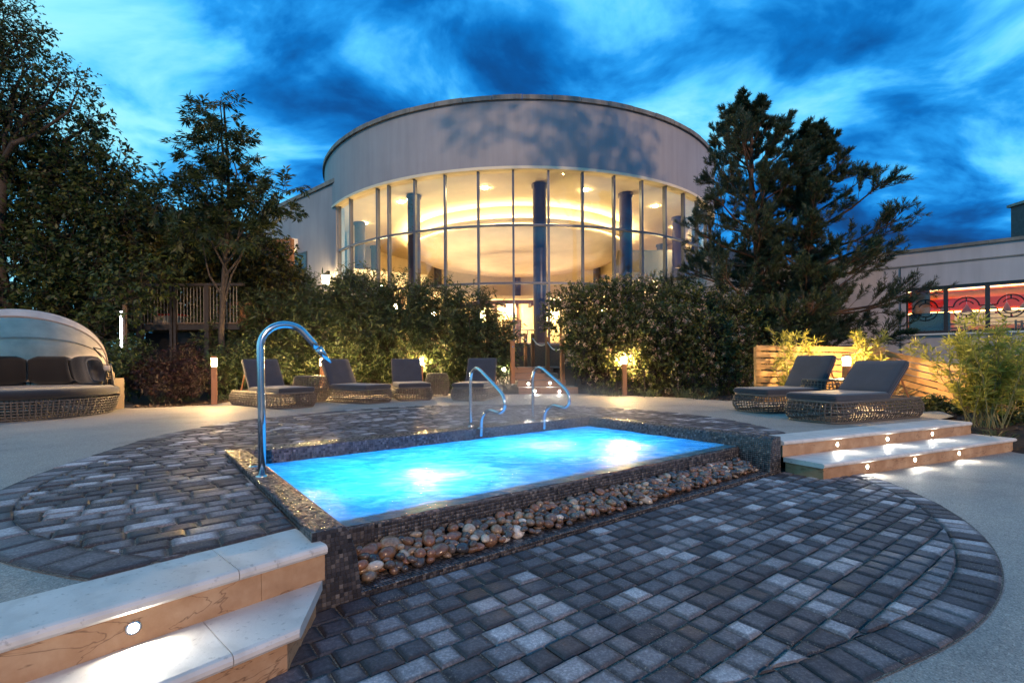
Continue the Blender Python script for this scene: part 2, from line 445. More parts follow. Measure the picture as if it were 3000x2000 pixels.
def m_pebble():
    m, t, b = mat('wet_pebble')
    r = ramp(t, [(0, (.040, .040, .044)), (.22, (.085, .062, .048)), (.42, (.17, .092, .052)), (.58, (.22, .105, .058)), (.70, (.10, .098, .098)), (.88, (.25, .17, .105)), (.96, (.42, .37, .30)), (1, (.55, .51, .46))])
    t.links.new(rnd_node(t), r.inputs[0])
    tcn = N(t, 'ShaderNodeTexCoord')
    w = N(t, 'ShaderNodeTexWave', in_Scale=9.0, in_Distortion=5.0, in_Detail=3.0, bands_direction='DIAGONAL'); t.links.new(tcn.outputs['Object'], w.inputs['Vector'])
    v = ramp(t, [(0, (.70, .70, .70)), (.5, (1, 1, 1)), (1, (1.25, 1.2, 1.15))]); t.links.new(w.outputs[0], v.inputs[0])
    sp = ramp(t, [(.35, (.75, .75, .75)), (.65, (1.2, 1.2, 1.2))]); t.links.new(noise(t, 60, 4), sp.inputs[0])
    t.links.new(mixc(t, 1.0, mixc(t, .6, r.outputs[0], v.outputs[0], 'MULTIPLY'), sp.outputs[0], 'MULTIPLY'), b.inputs['Base Color'])
    b.inputs['Roughness'].default_value = .22
    b.inputs['Coat Weight'].default_value = .4; b.inputs['Coat Roughness'].default_value = .06
    return m

M = {}
M['gravel'] = m_gravel(); M['paver'] = m_paver(); M['joint'] = m_joint(); M['mosaic'] = m_mosaic()
M['grout'] = simple('dark_grout', (.028, .027, .030), .75, var=.25, sc=60)
M['slab'] = m_sandstone(); M['riser'] = m_riser(); M['pebble'] = m_pebble()
M['render'] = m_render('pale_render', (.35, .335, .35), .12); M['render2'] = m_render('wing_render', (.53, .49, .50), .15)
M['coping'] = m_render('weathered_coping', (.26, .24, .21), .45)
M['frame'] = simple('grey_metal_frame', (.13, .14, .175), .4, .2, var=.08, bmp=0)
M['darkframe'] = simple('dark_window_frame', (.035, .018, .016), .4, var=.15, bmp=0)
M['glass'] = m_glass('window_glass', (.97, .97, .96), refl=1.3); M['glass2'] = m_glass('wing_glass', refl=.8)
M['steel'] = simple('polished_steel', (.66, .66, .67), .16, 1.0, var=.03, bmp=0)
M['cream'] = simple('cream_plaster', (.78, .67, .48), .7, var=.06, sc=2.5, bmp=.05)
M['mauve'] = simple('mauve_plaster', (.72, .60, .50), .7, var=.08, sc=2.0, bmp=.05)
M['column'] = simple('dark_column_paint', (.045, .035, .060), .35, var=.15, sc=3, bmp=.05)
M['floor_in'] = simple('warm_stone_floor', (.55, .42, .28), .4, var=.15, sc=3)
M['brown'] = m_wood('dark_brown_timber', (.05, .022, .012), (.14, .055, .025))
M['cedar'] = m_wood('cedar_post', (.30, .125, .050), (.46, .21, .085))
M['fence'] = m_wood('golden_fence_board', (.36, .19, .065), (.56, .33, .13), axis='X')
M['fence2'] = m_wood('brown_fence_board', (.40, .20, .07), (.60, .34, .13), axis='X')
M['screen'] = m_wood('orange_screen_slat', (.34, .14, .05), (.52, .25, .10), axis='X')
M['decktimber'] = m_wood('weathered_deck_timber', (.10, .065, .045), (.20, .135, .09))
M['wicker'] = simple('grey_brown_wicker', (.105, .090, .078), .5, var=.35, sc=45, bmp=.2)
M['cushion'] = m_fabric('charcoal_fabric', (.028, .030, .042)); M['cushion2'] = m_fabric('dark_brown_fabric', (.008, .007, .009))
M['canopy'] = m_fabric('cream_canopy_cloth', (.80, .73, .67), .5)
M['rib'] = m_fabric('tan_rib_sleeve', (.30, .23, .18))
M['blackmetal'] = simple('black_metal', (.02, .02, .022), .4, .6, var=.1, bmp=0)
M['bark'] = simple('tree_bark', (.045, .034, .026), .85, var=.4, sc=14, bmp=.5)
M['pinebark'] = simple('pine_bark', (.085, .045, .028), .85, var=.45, sc=16, bmp=.5)
M['leaf_dark'] = m_leaf('dark_broad_leaf', [(.014, .030, .010), (.032, .058, .017), (.066, .098, .024), (.12, .13, .030)])
M['leaf_ash'] = m_leaf('ash_leaf', [(.018, .034, .015), (.040, .062, .020), (.078, .10, .028)])
M['leaf_gold'] = m_leaf('yellowing_leaf', [(.025, .035, .010), (.065, .070, .016), (.14, .115, .020)])
M['leaf_bamboo'] = m_leaf('hedge_bamboo_leaf', [(.022, .046, .022), (.042, .075, .030), (.075, .108, .036), (.105, .12, .042)])
M['leaf_shrub'] = m_leaf('shrub_leaf', [(.032, .052, .018), (.065, .088, .026), (.115, .135, .036), (.17, .17, .042)])
M['flower'] = m_leaf('cream_flower', [(.38, .29, .20), (.52, .42, .28), (.46, .26, .22)], .3)
M['leaf_lamplit'] = m_leaf('lamplit_bamboo_leaf', [(.26, .27, .05), (.42, .41, .08), (.56, .53, .11)], .5)  # lamp glow on the bamboo put into a brighter, yellower leaf colour
M['leaf_red'] = m_leaf('purple_maple_leaf', [(.008, .003, .005), (.016, .005, .007), (.030, .009, .009)])
M['leaf_grass'] = m_leaf('blue_green_grass', [(.030, .050, .028), (.060, .085, .045), (.10, .12, .060)])
M['leaf_strap'] = m_leaf('buff_strap_leaf', [(.14, .10, .055), (.24, .18, .10), (.12, .11, .05)])
M['needle'] = m_leaf('pine_needle', [(.016, .034, .020), (.036, .062, .030), (.070, .090, .036)], .15)
M['cane'] = simple('pale_cane', (.26, .22, .09), .45, var=.3, sc=20, bmp=0)
M['mulch'] = simple('bark_mulch', (.040, .026, .018), .9, var=.55, sc=26, bmp=.8)
M['chip'] = m_leaf('bark_chip', [(.030, .018, .012), (.075, .045, .028), (.15, .095, .058)], 0.0, .8)
M['grass'] = simple('dark_ground', (.025, .032, .016), .9, var=.4, sc=4)
M['lamp_warm'] = emit('warm_lamp_glass', (1.0, .62, .24), 1500.0)
M['lamp_cool'] = emit('cool_step_lamp', (1.0, .92, .78), 1150.0)
M['lamp_strip'] = emit('white_light_strip', (.92, .90, 1.0), 9.0)
M['red'] = simple('red_ceiling', (.72, .10, .028), .6, var=.1, sc=3, bmp=0)
M['redseat'] = simple('red_upholstery', (.42, .035, .025), .6, var=.15, sc=6, bmp=0)
M['peach'] = simple('peach_wall', (.62, .30, .19), .7, var=.08, sc=2, bmp=0)
M['white'] = simple('white_paint', (.75, .73, .68), .5, var=.05, bmp=0)
M['yellow'] = simple('yellow_paint', (.55, .36, .03), .5, var=.1, bmp=0)
M['slate'] = simple('roof_slate', (.045, .047, .055), .6, var=.35, sc=9, bmp=.4)

# ================================================================== ground and levels
LOW = -.32
PA = R_(37.3)
U = Vector((math.cos(PA), math.sin(PA), 0)); V = Vector((-math.sin(PA), math.cos(PA), 0))
P0 = Vector((-.895, 2.205, 0))            # pool, front left outer corner
PL, PW, PZ = 4.47, 2.66, .044             # pool length, width, coping height
def puv(u, v, z=0.0): return P0 + U * u + V * v + Vector((0, 0, z))
def to_uv(x, y):
    d = Vector((x, y, 0)) - P0
    return d.dot(U), d.dot(V)

g = MB().add([(-400, -60, -.75), (400, -60, -.75), (400, 700, -.75), (-400, 700, -.75)], [(0, 1, 2, 3)]).build('ground', M['grass'], kind='structure')

LSA, RSA = R_(47.6), R_(23.9)              # headings of the left and right steps
Ld = Vector((math.cos(LSA), math.sin(LSA), 0)); Ln = Vector((math.sin(LSA), -math.cos(LSA), 0))
Rd = Vector((math.cos(RSA), math.sin(RSA), 0)); Rn = Vector((math.sin(RSA), -math.cos(RSA), 0))
LB = Vector((-1.054, 2.396, 0)); RB = Vector((2.874, 5.352, 0))   # slab back edges start here
bl, br, fr_, fl_ = puv(0, PW), puv(PL, PW), puv(PL, 0), puv(0, 0)
edge_back = [(-14, 8.9), (-9.0, 9.9), (-6.9, 9.0), (-6.4, 9.2), (-5.85, 9.75), (-5.95, 10.5), (-5.6, 11.3), (-4.6, 12.15), (-3.0, 12.75), (-1.2, 12.7), (-.1, 12.34), (1.62, 12.30), (2.65, 11.62), (3.7, 10.75), (4.3, 9.9), (5.2, 9.35), (6.15, 8.55), (6.6, 7.6), (6.2, 6.95)]
rb_end = RB + Rd * 3.12
lb_end = LB - Ld * 4.2
low_p = [(-16, -6), (18, -6), (18, 7.8), tuple((rb_end + Rd*.6 + Rn*.1)[:2]), tuple((RB + Rn*.1)[:2]), tuple(puv(PL, .1)[:2]), tuple(puv(0, .1)[:2]), tuple((LB + Ln*.1)[:2]), tuple((lb_end + Ln*.1)[:2]), (-16, lb_end.y - .1)]
MB().add([(x, y, LOW) for x, y in low_p], [tuple(range(len(low_p)))]).build('lower_courtyard', M['gravel'], kind='structure')
terr_l = [(lb_end.x, lb_end.y), (LB.x, LB.y), (fl_.x - .004, fl_.y + .12), (bl.x, bl.y), (br.x, br.y), (fr_.x + .05, fr_.y + .12), (RB.x, RB.y), (rb_end.x, rb_end.y)] + edge_back[::-1] + [(-14, lb_end.y)]
MB().add([(x, y, 0) for x, y in terr_l], [tuple(range(len(terr_l)))]).build('terrace', M['gravel'], kind='structure')

# planting bed: behind the terrace edge, rising to the rotunda
def bed_h(x, y):
    h = -.05 + .05 * math.sin(x * 1.7 + y) * math.sin(y * 1.3)
    t = min(1, max(0, (y - 13.2) / 4.0))
    return h + 1.25 * t * t * (3 - 2 * t) * min(1, max(0, (9 - abs(x - .5)) / 3)) + (.25 if y > 13 else 0)
bm = MB(); cols = 60
xs = [p[0] for p in edge_back]; ys = [p[1] for p in edge_back]
vsb = []
for i in range(cols + 1):
    f_ = i / cols * (len(edge_back) - 1); k = min(int(f_), len(edge_back) - 2); w = f_ - k
    ex = xs[k] * (1 - w) + xs[k + 1] * w; ey = ys[k] * (1 - w) + ys[k + 1] * w
    dirx = ex / max(3.0, ey) * 1.05; 
    for j in range(13):
        d = [0, .25, .6, 1.0, 1.5, 2.2, 3, 4, 5, 6.5, 9, 13, 19][j]
        x_, y_ = ex + dirx * d, ey + d
        vsb.append((x_, y_, -.012 if j == 0 else bed_h(x_, y_)))
fsb = [(i*13+j, (i+1)*13+j, (i+1)*13+j+1, i*13+j+1) for i in range(cols) for j in range(12)]
bm.add(vsb, fsb); bm.build('planting_bed', M['mulch'], kind='structure', smooth=True)
# right hand bed beside the steps
vs2 = []; nR = 14
for i in range(nR + 1):
    t = i / nR
    for j in range(11):
        s = j / 10
        x_ = 5.85 + 5.5 * s + .5 * t * (1 - s); y_ = 5.75 + 4.2 * t + .35 * s
        z_ = LOW - .06 + (.34 * min(1, s * 3.5 + t * 1.2)) + .025 * math.sin(x_ * 5) * math.cos(y_ * 6)
        vs2.append((x_, y_, z_))
MB().add(vs2, [(i*11+j, i*11+j+1, (i+1)*11+j+1, (i+1)*11+j) for i in range(nR) for j in range(10)]).build('side_bed', M['mulch'], kind='structure', smooth=True)

# ------------------------------------------------------------------ block paving
def clip_half(poly, n, d):
    """keep the side where p.n <= d"""
    out = []
    for i in range(len(poly)):
        a, b = poly[i], poly[(i + 1) % len(poly)]
        fa, fb = a[0]*n[0] + a[1]*n[1] - d, b[0]*n[0] + b[1]*n[1] - d
        if fa <= 0: out.append(a)
        if fa * fb < 0:
            t = fa / (fa - fb); out.append((a[0] + (b[0]-a[0])*t, a[1] + (b[1]-a[1])*t))
    return out
def area(p):
    return abs(sum(p[i][0]*p[(i+1) % len(p)][1] - p[(i+1) % len(p)][0]*p[i][1] for i in range(len(p)))) / 2
def sst(a, b, x):
    t = min(1, max(0, (x - a) / (b - a))); return t*t*(3 - 2*t)
def clip_circle(poly, c, rf):
    cx = sum(p[0] for p in poly)/len(poly); cy = sum(p[1] for p in poly)/len(poly)
    a0 = math.atan2(cy-c[1], cx-c[0]); r = rf(a0)
    if max(math.hypot(p[0]-c[0], p[1]-c[1]) for p in poly) <= r: return poly
    for da in (-.04, -.02, 0, .02, .04):
        n = (math.cos(a0+da), math.sin(a0+da))
        poly = clip_half(poly, n, n[0]*c[0] + n[1]*c[1] + r)
        if len(poly) < 3: return []
    return poly
GAP = .007
def pav_cells(rows, segs, lens, rs):
    """running rows along U; segs(v) gives the u intervals of a row"""
    out = []
    for v0, v1 in rows:
        for ua, ub in segs(v0, v1):
            u = ua - rs.random() * .1
            while u < ub:
                l = rs.choice(lens)
                a, b = max(u, ua), min(u + l, ub)
                if b - a > .03:
                    q = [puv(a + GAP/2, v0 + GAP/2), puv(b - GAP/2, v0 + GAP/2), puv(b - GAP/2, v1 - GAP/2), puv(a + GAP/2, v1 - GAP/2)]
                    out.append([(p.x, p.y) for p in q])
                u += l
    return out
def ring_cells(c, r0, r1, a0, a1, w):
    n = int((a1 - a0) * r0(a0) / w); out = []
    for i in range(n):
        x0, x1 = a0 + (a1-a0)*i/n + GAP/2/r0(a0), a0 + (a1-a0)*(i+1)/n - GAP/2/r0(a0)
        out.append([(c[0]+r*math.cos(a), c[1]+r*math.sin(a)) for r, a in ((r0(x0)+GAP/2, x0), (r0(x0)+r1, x0), (r0(x1)+r1, x1), (r0(x1)+GAP/2, x1))])
    return out
def visible(p, z):
    x, y = p
    if y < .3: return False
    px = CX + F * x / y; py = CY + F * (ZC - z) / y
    return -250 < px < 3250 and py < 2150
def lay(name, cells, z, keep=300):
    """joint bed + the pavers; the 300 that show largest are parts of their own"""
    cells = [c for c in cells if len(c) >= 3 and area(c) > .0007]
    cen = [(sum(p[0] for p in c)/len(c), sum(p[1] for p in c)/len(c)) for c in cells]
    ok = [i for i in range(len(cells)) if visible(cen[i], z)]
    bed = MB()
    for i in ok:
        cx, cy = cen[i]
        poly = [(cx + (x-cx)*1.09, cy + (y-cy)*1.09) for x, y in cells[i]]
        bed.add([(x, y, z + .003 + .0004 * (i % 5)) for x, y in poly], [tuple(range(len(poly)))])
    root = bed.build(name, M['joint'], kind='structure')
    order = sorted(ok, key=lambda i: -area(cells[i]) / (cen[i][0]**2 + cen[i][1]**2)**1.5)
    rest = MB(); rs = random.Random(5)
    for k, i in enumerate(order):
        top = z + .0135 + rs.uniform(-.0035, .0035)
        cx, cy = cen[i]
        if k < keep:
            b = MB().paver([(x-cx, y-cy) for x, y in cells[i]], -.05, top - z)
            tl = rs.uniform(-.015, .015), rs.uniform(-.015, .015)
            o = b.build('paver', M['paver'], root); o.location = (cx, cy, z); o.rotation_euler = (tl[0], tl[1], 0)
        else:
            rest.paver(cells[i], z - .05, top)
    if rest.v: rest.build('distant_pavers', M['paver'], root, kind='stuff')
    return root
rs = random.Random(3)
ROW = .118
# lower circle
cL, rLi = (.2, 4.8), lambda a: 3.05 + .34 * sst(R_(-66), R_(-105), a)
rows = [(-(k+1)*ROW - .006, -k*ROW - .006) for k in range(0, 24)]
cells = [clip_circle(c, cL, rLi) for c in pav_cells(rows, lambda a, b: [(-2.4, 6.4)], (.105, .125, .14, .155, .17), rs)]
n_r = (Rn.x, Rn.y); d_r = n_r[0]*2.80 + n_r[1]*4.98
n_l = (Ln.x, Ln.y); d_l = n_l[0]*(-.773) + n_l[1]*1.786 - .05
def low_ok(poly):
    q = clip_half(poly, (-n_r[0], -n_r[1]), -d_r) if sum(p[0] for p in poly)/len(poly) > 2.3 else poly
    return q
cells = [low_ok(c) for c in cells if len(c) >= 3]
ring = [low_ok(c) for c in ring_cells(cL, rLi, .18, R_(-110), R_(2), .125)]
lay('lower_paving', cells + ring, LOW)
# upper circle
cU, rUi = (-.46, 5.76), lambda a: 3.26 + .62 * sst(R_(196), R_(244), a % (2*math.pi)) * (1 if a % (2*math.pi) < R_(290) else 0)
rows = [(PW + .004 + k*ROW, PW + .004 + (k+1)*ROW) for k in range(-30, 24)]
def up_segs(v0, v1):
    m = (v0 + v1) / 2
    if m > PW: return [(-3.5, 7.0)]
    return [(-3.2, -.006), (PL + .006, PL + 1.6)]
cells = [clip_circle(c, cU, rUi) for c in pav_cells(rows, up_segs, (.13, .15, .17, .19, .21), rs)]
nl = (Ln.x, Ln.y); dl = nl[0]*LB.x + nl[1]*LB.y - .004
nr = (Rn.x, Rn.y); dr = nr[0]*RB.x + nr[1]*RB.y - .004
def up_ok(poly):
    if len(poly) < 3: return []
    u, v = to_uv(sum(p[0] for p in poly)/len(poly), sum(p[1] for p in poly)/len(poly))
    if v > PW: return poly
    return clip_half(poly, nl, dl) if u < PL/2 else clip_half(poly, nr, dr)
def not_pool(poly):
    u, v = to_uv(sum(p[0] for p in poly)/len(poly), sum(p[1] for p in poly)/len(poly))
    return not (-.08 < u < PL + .08 and -.3 < v < PW + .06)
ring = [c for c in ring_cells(cU, rUi, .20, R_(-20), R_(258), .15) if not_pool(c)]
lay('upper_paving', [up_ok(c) for c in cells + ring if len(c) >= 3], 0.0)

# ================================================================== pool
pool = thing('spa_pool', 'raised dark mosaic tiled spa pool full of glowing blue water', 'pool', tuple(P0), PA)
WT = .20                                   # end wall thickness
WZ = -.080                                 # water / weir level
def pbox(name, u0, u1, v0, v1, z0, z1, m, kind=None):
    return MB().box(((u0+u1)/2, (v0+v1)/2, (z0+z1)/2), (u1-u0, v1-v0, z1-z0)).build(name, m, pool, kind=kind)
VB = PW - .22
# end walls: inner lower part battered, top inner edge rounded
def end_wall(flip):
    prof = [(0, LOW), (.225, LOW), (.20, -.10), (.175, -.01), (.158, PZ - .014), (.135, PZ - .002), (0, PZ - .002)]
    m = MB()
    for v_ in (0.0, PW):
        for p in prof: m.v.append(((PL - p[0]) if flip else p[0], v_, p[1]))
    n = len(prof)
    fs = [tuple(range(n)), tuple(range(n, 2*n))[::-1]] + [(i, i+n, (i+1) % n + n, (i+1) % n) for i in range(n)]
    m.f += [f[::-1] for f in fs] if flip else fs
    return prof, m
profL, mL_ = end_wall(False); mL_.build('end_wall', M['grout'], pool)
profR, mR_ = end_wall(True); mR_.build('end_wall', M['grout'], pool)
pbox('back_wall', .16, PL - .16, VB, PW, -1.0, PZ - .002, M['grout'])
pbox('weir_wall', .19, PL - .19, .32, .47, -1.0, WZ - .004, M['grout'])
pbox('trough_floor', .15, PL - .15, .01, .33, LOW - .05, LOW + .035, M['grout'])
M['basin'] = simple('blue_basin_tile', (.14, .48, .62), .4, var=.08, sc=5, bmp=0)
pbox('basin_floor', .15, PL - .15, .40, VB + .05, -1.02, -.92, M['basin'])
for nm, a in (('basin_side', (.15, .215, .47, VB)), ('basin_side', (PL-.215, PL-.15, .47, VB)), ('basin_side', (.15, PL-.15, VB-.012, VB+.01)), ('basin_side', (.15, PL-.15, .468, .48))):
    pbox(nm, *a, -.93, WZ - .03, M['basin'])
# mosaic: real tiles, nearest 300 singly, the rest joined
T = .02
tiles = []                                  # (centre uvz, axis a, axis b, normal)
def tile_rect(o, a, la, b, lb):
    o, a, b = Vector(o), Vector(a), Vector(b); n = a.cross(b)
    na, nb = max(1, round(la / T)), max(1, round(lb / T))
    ta, tb = la / na, lb / nb
    for i in range(na):
        for j in range(nb): tiles.append((o + a*(ta*(i+.5)) + b*(tb*(j+.5)), a, b, n, ta, tb))
def tile_strip(prof, flip):
    """inner and top faces of an end wall, following its profile"""
    pts = [Vector((p[0], 0, p[1])) for p in prof]
    path = pts[1:]
    for i in range(len(path) - 1):
        a_, b_ = path[i], path[i+1]
        d = b_ - a_; l = d.length
        if i < 2: segs = max(1, round(l / T))
        else: segs = max(1, round(l / T))
        for k in range(segs):
            c = a_ + d * ((k + .5) / segs)
            tz = c.z
            v0 = 0.0
            nv = round(PW / T)
            for j in range(nv):
                v_ = v0 + (j + .5) * PW / nv
                if tz < WZ - .03 and v_ > .34: continue
                cc = Vector(((PL - c.x) if flip else c.x, v_, c.z)); dd = d.normalized()
                if flip: dd = Vector((-dd.x, 0, dd.z))
                bb = Vector((0, 1, 0))
                nn = bb.cross(dd) if not flip else dd.cross(bb)
                tiles.append((cc, dd, bb, nn, l/segs, PW/nv))
tile_strip(profL, False); tile_strip(profR, True)
# front faces of the end walls
for flip in (False, True):
    nz = 18; hz = (PZ - LOW) / nz
    for k in range(nz):
        z_ = LOW + (k + .5) * hz
        wdt = np.interp(z_, [LOW, -.10, -.01, PZ - .014, PZ], [.225, .20, .175, .158, .135])
        n_ = round(wdt / T)
        for i in range(n_):
            x_ = (i + .5) * wdt / n_
            tiles.append((Vector(((PL - x_) if flip else x_, 0, z_)), Vector((1, 0, 0)), Vector((0, 0, 1)), Vector((0, -1, 0)), wdt/n_, hz))
# outer side of the left wall above the terrace, and right
tile_rect((0, PW, -.0), (0, -1, 0), PW, (0, 0, 1), PZ - .002)
# back wall inner face + top
tile_rect((.165, VB, WZ - .05), (1, 0, 0), PL - .33, (0, 0, 1), PZ - WZ + .05)
tile_rect((.165, VB, PZ), (1, 0, 0), PL - .33, (0, 1, 0), PW - VB)
# weir front face and weir top
tile_rect((.215, .32, LOW + .03), (1, 0, 0), PL - .43, (0, 0, 1), WZ - LOW - .034)
tile_rect((.20, .32, WZ - .002), (1, 0, 0), PL - .40, (0, 1, 0), .15)
# ledge top and front of the trough
tile_rect((.215, 0, LOW + .036), (1, 0, 0), PL - .43, (0, 1, 0), .32)
tile_rect((.225, .008, LOW), (1, 0, 0), PL - .45, (0, 0, 1), .036)
def tile_key(tl):
    w = puv(tl[0].x, tl[0].y, tl[0].z); d = w - Vector((0, 0, ZC))
    if tl[0].y > .33 and tl[0].z < WZ: return 1e9
    if tl[0].y > .08 and tl[0].z < LOW + .05: return 50 + d.length
    nw = U * tl[3].x + V * tl[3].y + Vector((0, 0, tl[3].z))
    fac = -nw.dot(d.normalized())
    return d.length / max(.05, fac) ** .5
tiles.sort(key=tile_key)
tm = MB().prism([(-.5, -.5), (.5, -.5), (.5, .5), (-.5, .5)], -1.0, 1.0, .09, .4)
tile_me = bpy.data.meshes.new('tile'); tile_me.from_pydata(tm.v, [], tm.f); tile_me.materials.append(M['mosaic'])
tv = np.array(tm.v); tf = tm.f
rt = random.Random(11)
big_v, big_f = [], []
quads = [f for f in tf if len(f) == 4]
KEEP_T = 300
for k, (c, a, b, n, ta, tb) in enumerate(tiles):
    a2 = (a + n * rt.gauss(0, .022)).normalized(); b2 = (b + n * rt.gauss(0, .022)).normalized(); n2 = a2.cross(b2).normalized()
    if n2.dot(n) < 0: n2 = -n2
    Mx = Matrix(((a2.x*ta*.92, b2.x*tb*.92, n2.x*.003, c.x), (a2.y*ta*.92, b2.y*tb*.92, n2.y*.003, c.y), (a2.z*ta*.92, b2.z*tb*.92, n2.z*.003, c.z), (0, 0, 0, 1)))
    if k < KEEP_T:
        o = bpy.data.objects.new('tile', tile_me); C.objects.link(o); o.parent = pool; o.matrix_local = Mx
    else:
        mnp = np.array(Mx); big_v.append(tv @ mnp[:3, :3].T + mnp[:3, 3])
bv = np.concatenate(big_v); q = np.array(quads)
bf = (q[None] + (np.arange(len(big_v)) * len(tv))[:, None, None]).reshape(-1, 4)
np_mesh('mosaic_tiling', bv, bf, M['mosaic'], pool, kind='stuff')
# overflow grating glint: small steel drain cap on the left coping
tube = MB().lathe([(0, .008), (.030, .008), (.036, .004), (.036, 0)], 20).build('drain_cap', M['steel'], pool, smooth=True)
uv = to_uv(*G(742, 1367, PZ)[:2]); tube.location = (uv[0], uv[1], PZ + .003)

# underwater lamps at two glow spots; dim ones added to brighten the water
M['pool_lamp'] = emit('underwater_lamp', (.14, .58, 1.0), 240.0); M['pool_fill_lamp'] = emit('added_underwater_fill', (.03, .40, 1.0), 120.0)
lamp_uv = [to_uv(*G(px, py, WZ)[:2]) for px, py in ((1270, 1390), (1600, 1306))] + [(.75, 1.1), (.75, 1.85), (1.75, 2.0), (2.75, 1.35), (3.6, 1.25), (3.75, 1.9), (2.7, 2.0)]
for k, (u_, v_) in enumerate(lamp_uv):
    lp = MB().lathe([(0, .03), (.075, .03), (.095, .015), (.10, 0)], 20).build('underwater_lamp', M['pool_lamp' if k < 2 else 'pool_fill_lamp'], pool, smooth=True)
    lp.location = (u_, v_, -.36 if k < 2 else -.66)
    st = MB().lathe([(.03, -.5), (.03, 0), (.10, 0)], 12).build('lamp_stem', M['steel'], lp)
# water
def m_water():
    m = bpy.data.materials.new('bubbling_pool_water'); m.use_nodes = True
    t = m.node_tree; t.nodes.clear()
    pos = world_pos(t)
    mpn = N(t, 'ShaderNodeMapping'); mpn.inputs['Rotation'].default_value = (0, 0, -PA); mpn.inputs['Scale'].default_value = (1, 1.8, 1); t.links.new(pos, mpn.inputs[0])
    # churned, aerated water: milky scatter whose density of bubbles varies
    fo = ramp(t, [(.34, (.10, .50, .80)), (.48, (.22, .66, .90)), (.58, (.45, .84, .96)), (.68, (.72, .95, 1.0))]); t.links.new(noise(t, 2.3, 8, .66, mpn.outputs[0], 1.6), fo.inputs[0])
    tl = N(t, 'ShaderNodeBsdfTranslucent'); t.links.new(fo.outputs[0], tl.inputs[0])
    df = N(t, 'ShaderNodeBsdfDiffuse'); t.links.new(fo.outputs[0], df.inputs[0])
    m1_ = N(t, 'ShaderNodeMixShader', in_0=.22); t.links.new(tl.outputs[0], m1_.inputs[1]); t.links.new(df.outputs[0], m1_.inputs[2])
    gl_ = N(t, 'ShaderNodeBsdfGlossy', in_Roughness=.16)
    fr2 = N(t, 'ShaderNodeFresnel', in_IOR=1.33)
    bp = N(t, 'ShaderNodeBump', in_Strength=.7, in_Distance=.04); t.links.new(noise(t, 7, 6, .62, mpn.outputs[0], .9), bp.inputs['Height'])
    t.links.new(bp.outputs[0], gl_.inputs['Normal']); t.links.new(bp.outputs[0], fr2.inputs['Normal'])
    m2_ = N(t, 'ShaderNodeMixShader'); t.links.new(fr2.outputs[0], m2_.inputs[0]); t.links.new(m1_.outputs[0], m2_.inputs[1]); t.links.new(gl_.outputs[0], m2_.inputs[2])
    o = N(t, 'ShaderNodeOutputMaterial'); t.links.new(m2_.outputs[0], o.inputs[0])
    return m
nx, ny = 90, 44
wv = []
for i in range(nx + 1):
    for j in range(ny + 1):
        u_ = .19 + (PL - .38) * i / nx; v_ = .345 + (VB - .335) * j / ny
        wv.append((u_, v_, WZ + .004 + .004*math.sin(u_*9 + 3*math.sin(v_*3)) * math.sin(v_*11 + 2*math.sin(u_*4))))
wf = [(i*(ny+1)+j, (i+1)*(ny+1)+j, (i+1)*(ny+1)+j+1, i*(ny+1)+j+1) for i in range(nx) for j in range(ny)]
wo_ = MB().add(wv, wf).build('pool_water', m_water(), smooth=True, kind='structure')
wo_.location = P0; wo_.rotation_euler = (0, 0, PA)

# pebbles in the trough, settled by a simple drop
peb_meshes = []
for k in range(7):
    r3 = np.random.default_rng(40 + k)
    b = MB(); n, m_ = 12, 8
    ax = r3.uniform(0, 6.28, 6)
    vs_ = []
    for i in range(m_ + 1):
        ph = math.pi * i / m_
        for j in range(n):
            th = 2*math.pi*j/n
            d = Vector((math.sin(ph)*math.cos(th), math.sin(ph)*math.sin(th), math.cos(ph)))
            w = 1 + .10*math.sin(2*th + ax[0])*math.sin(ph) + .07*math.sin(3*d.z + ax[1]) + .06*math.sin(3*th + ax[2])*math.sin(ph)**2
            vs_.append(d * w)
    fs_ = [(i*n+j, (i+1)*n+j, (i+1)*n+(j+1) % n, i*n+(j+1) % n) for i in range(m_) for j in range(n)]
    me = bpy.data.meshes.new('pebble'); me.from_pydata([tuple(p) for p in vs_], [], fs_); me.update()
    me.materials.append(M['pebble']); me.polygons.foreach_set('use_smooth', [True]*len(me.polygons))
    peb_meshes.append(me)
rp = random.Random(21)
placed = []
FL = LOW + .040
tries = 0
while len(placed) < 520 and tries < 26000:
    tries += 1
    rad = rp.choice((.024, .029, .033, .037, .042, .047)) * rp.uniform(.9, 1.12)
    u_ = rp.uniform(.27, PL - .30); v_ = .075 + .235 * rp.random() ** .9
    hmax = FL + .055 + .062 * min(1, max(0, (v_ - .06) / .2))
    z_ = FL + rad * .72
    if v_ + rad > .315 or v_ - rad*.9 < .055: continue
    for (a, b, c, r2) in placed:
        d2 = (a-u_)**2 + (b-v_)**2; rr = (rad + r2) * .80
        if d2 < rr*rr: z_ = max(z_, c + math.sqrt(rr*rr - d2) * .78)
    if z_ + rad*.4 > hmax: continue
    placed.append((u_, v_, z_, rad))
def peb_label(u_, v_, rad):
    size = 'small' if rad < .030 else 'large' if rad > .041 else 'oval'
    place = ['at the left end of the pool trough', 'left of centre in the pool trough', 'in the middle of the pool trough', 'right of centre in the pool trough', 'at the far end of the trough'][min(4, int(u_ / PL * 5))]
    return '%s wet pebble %s, %s' % (size, place, 'by the ledge' if v_ < .15 else 'against the wall' if v_ > .24 else 'amid the heap')
placed.sort(key=lambda p: -p[2] + .35*p[1])
lowv, lowf, lo_n = [], [], 0
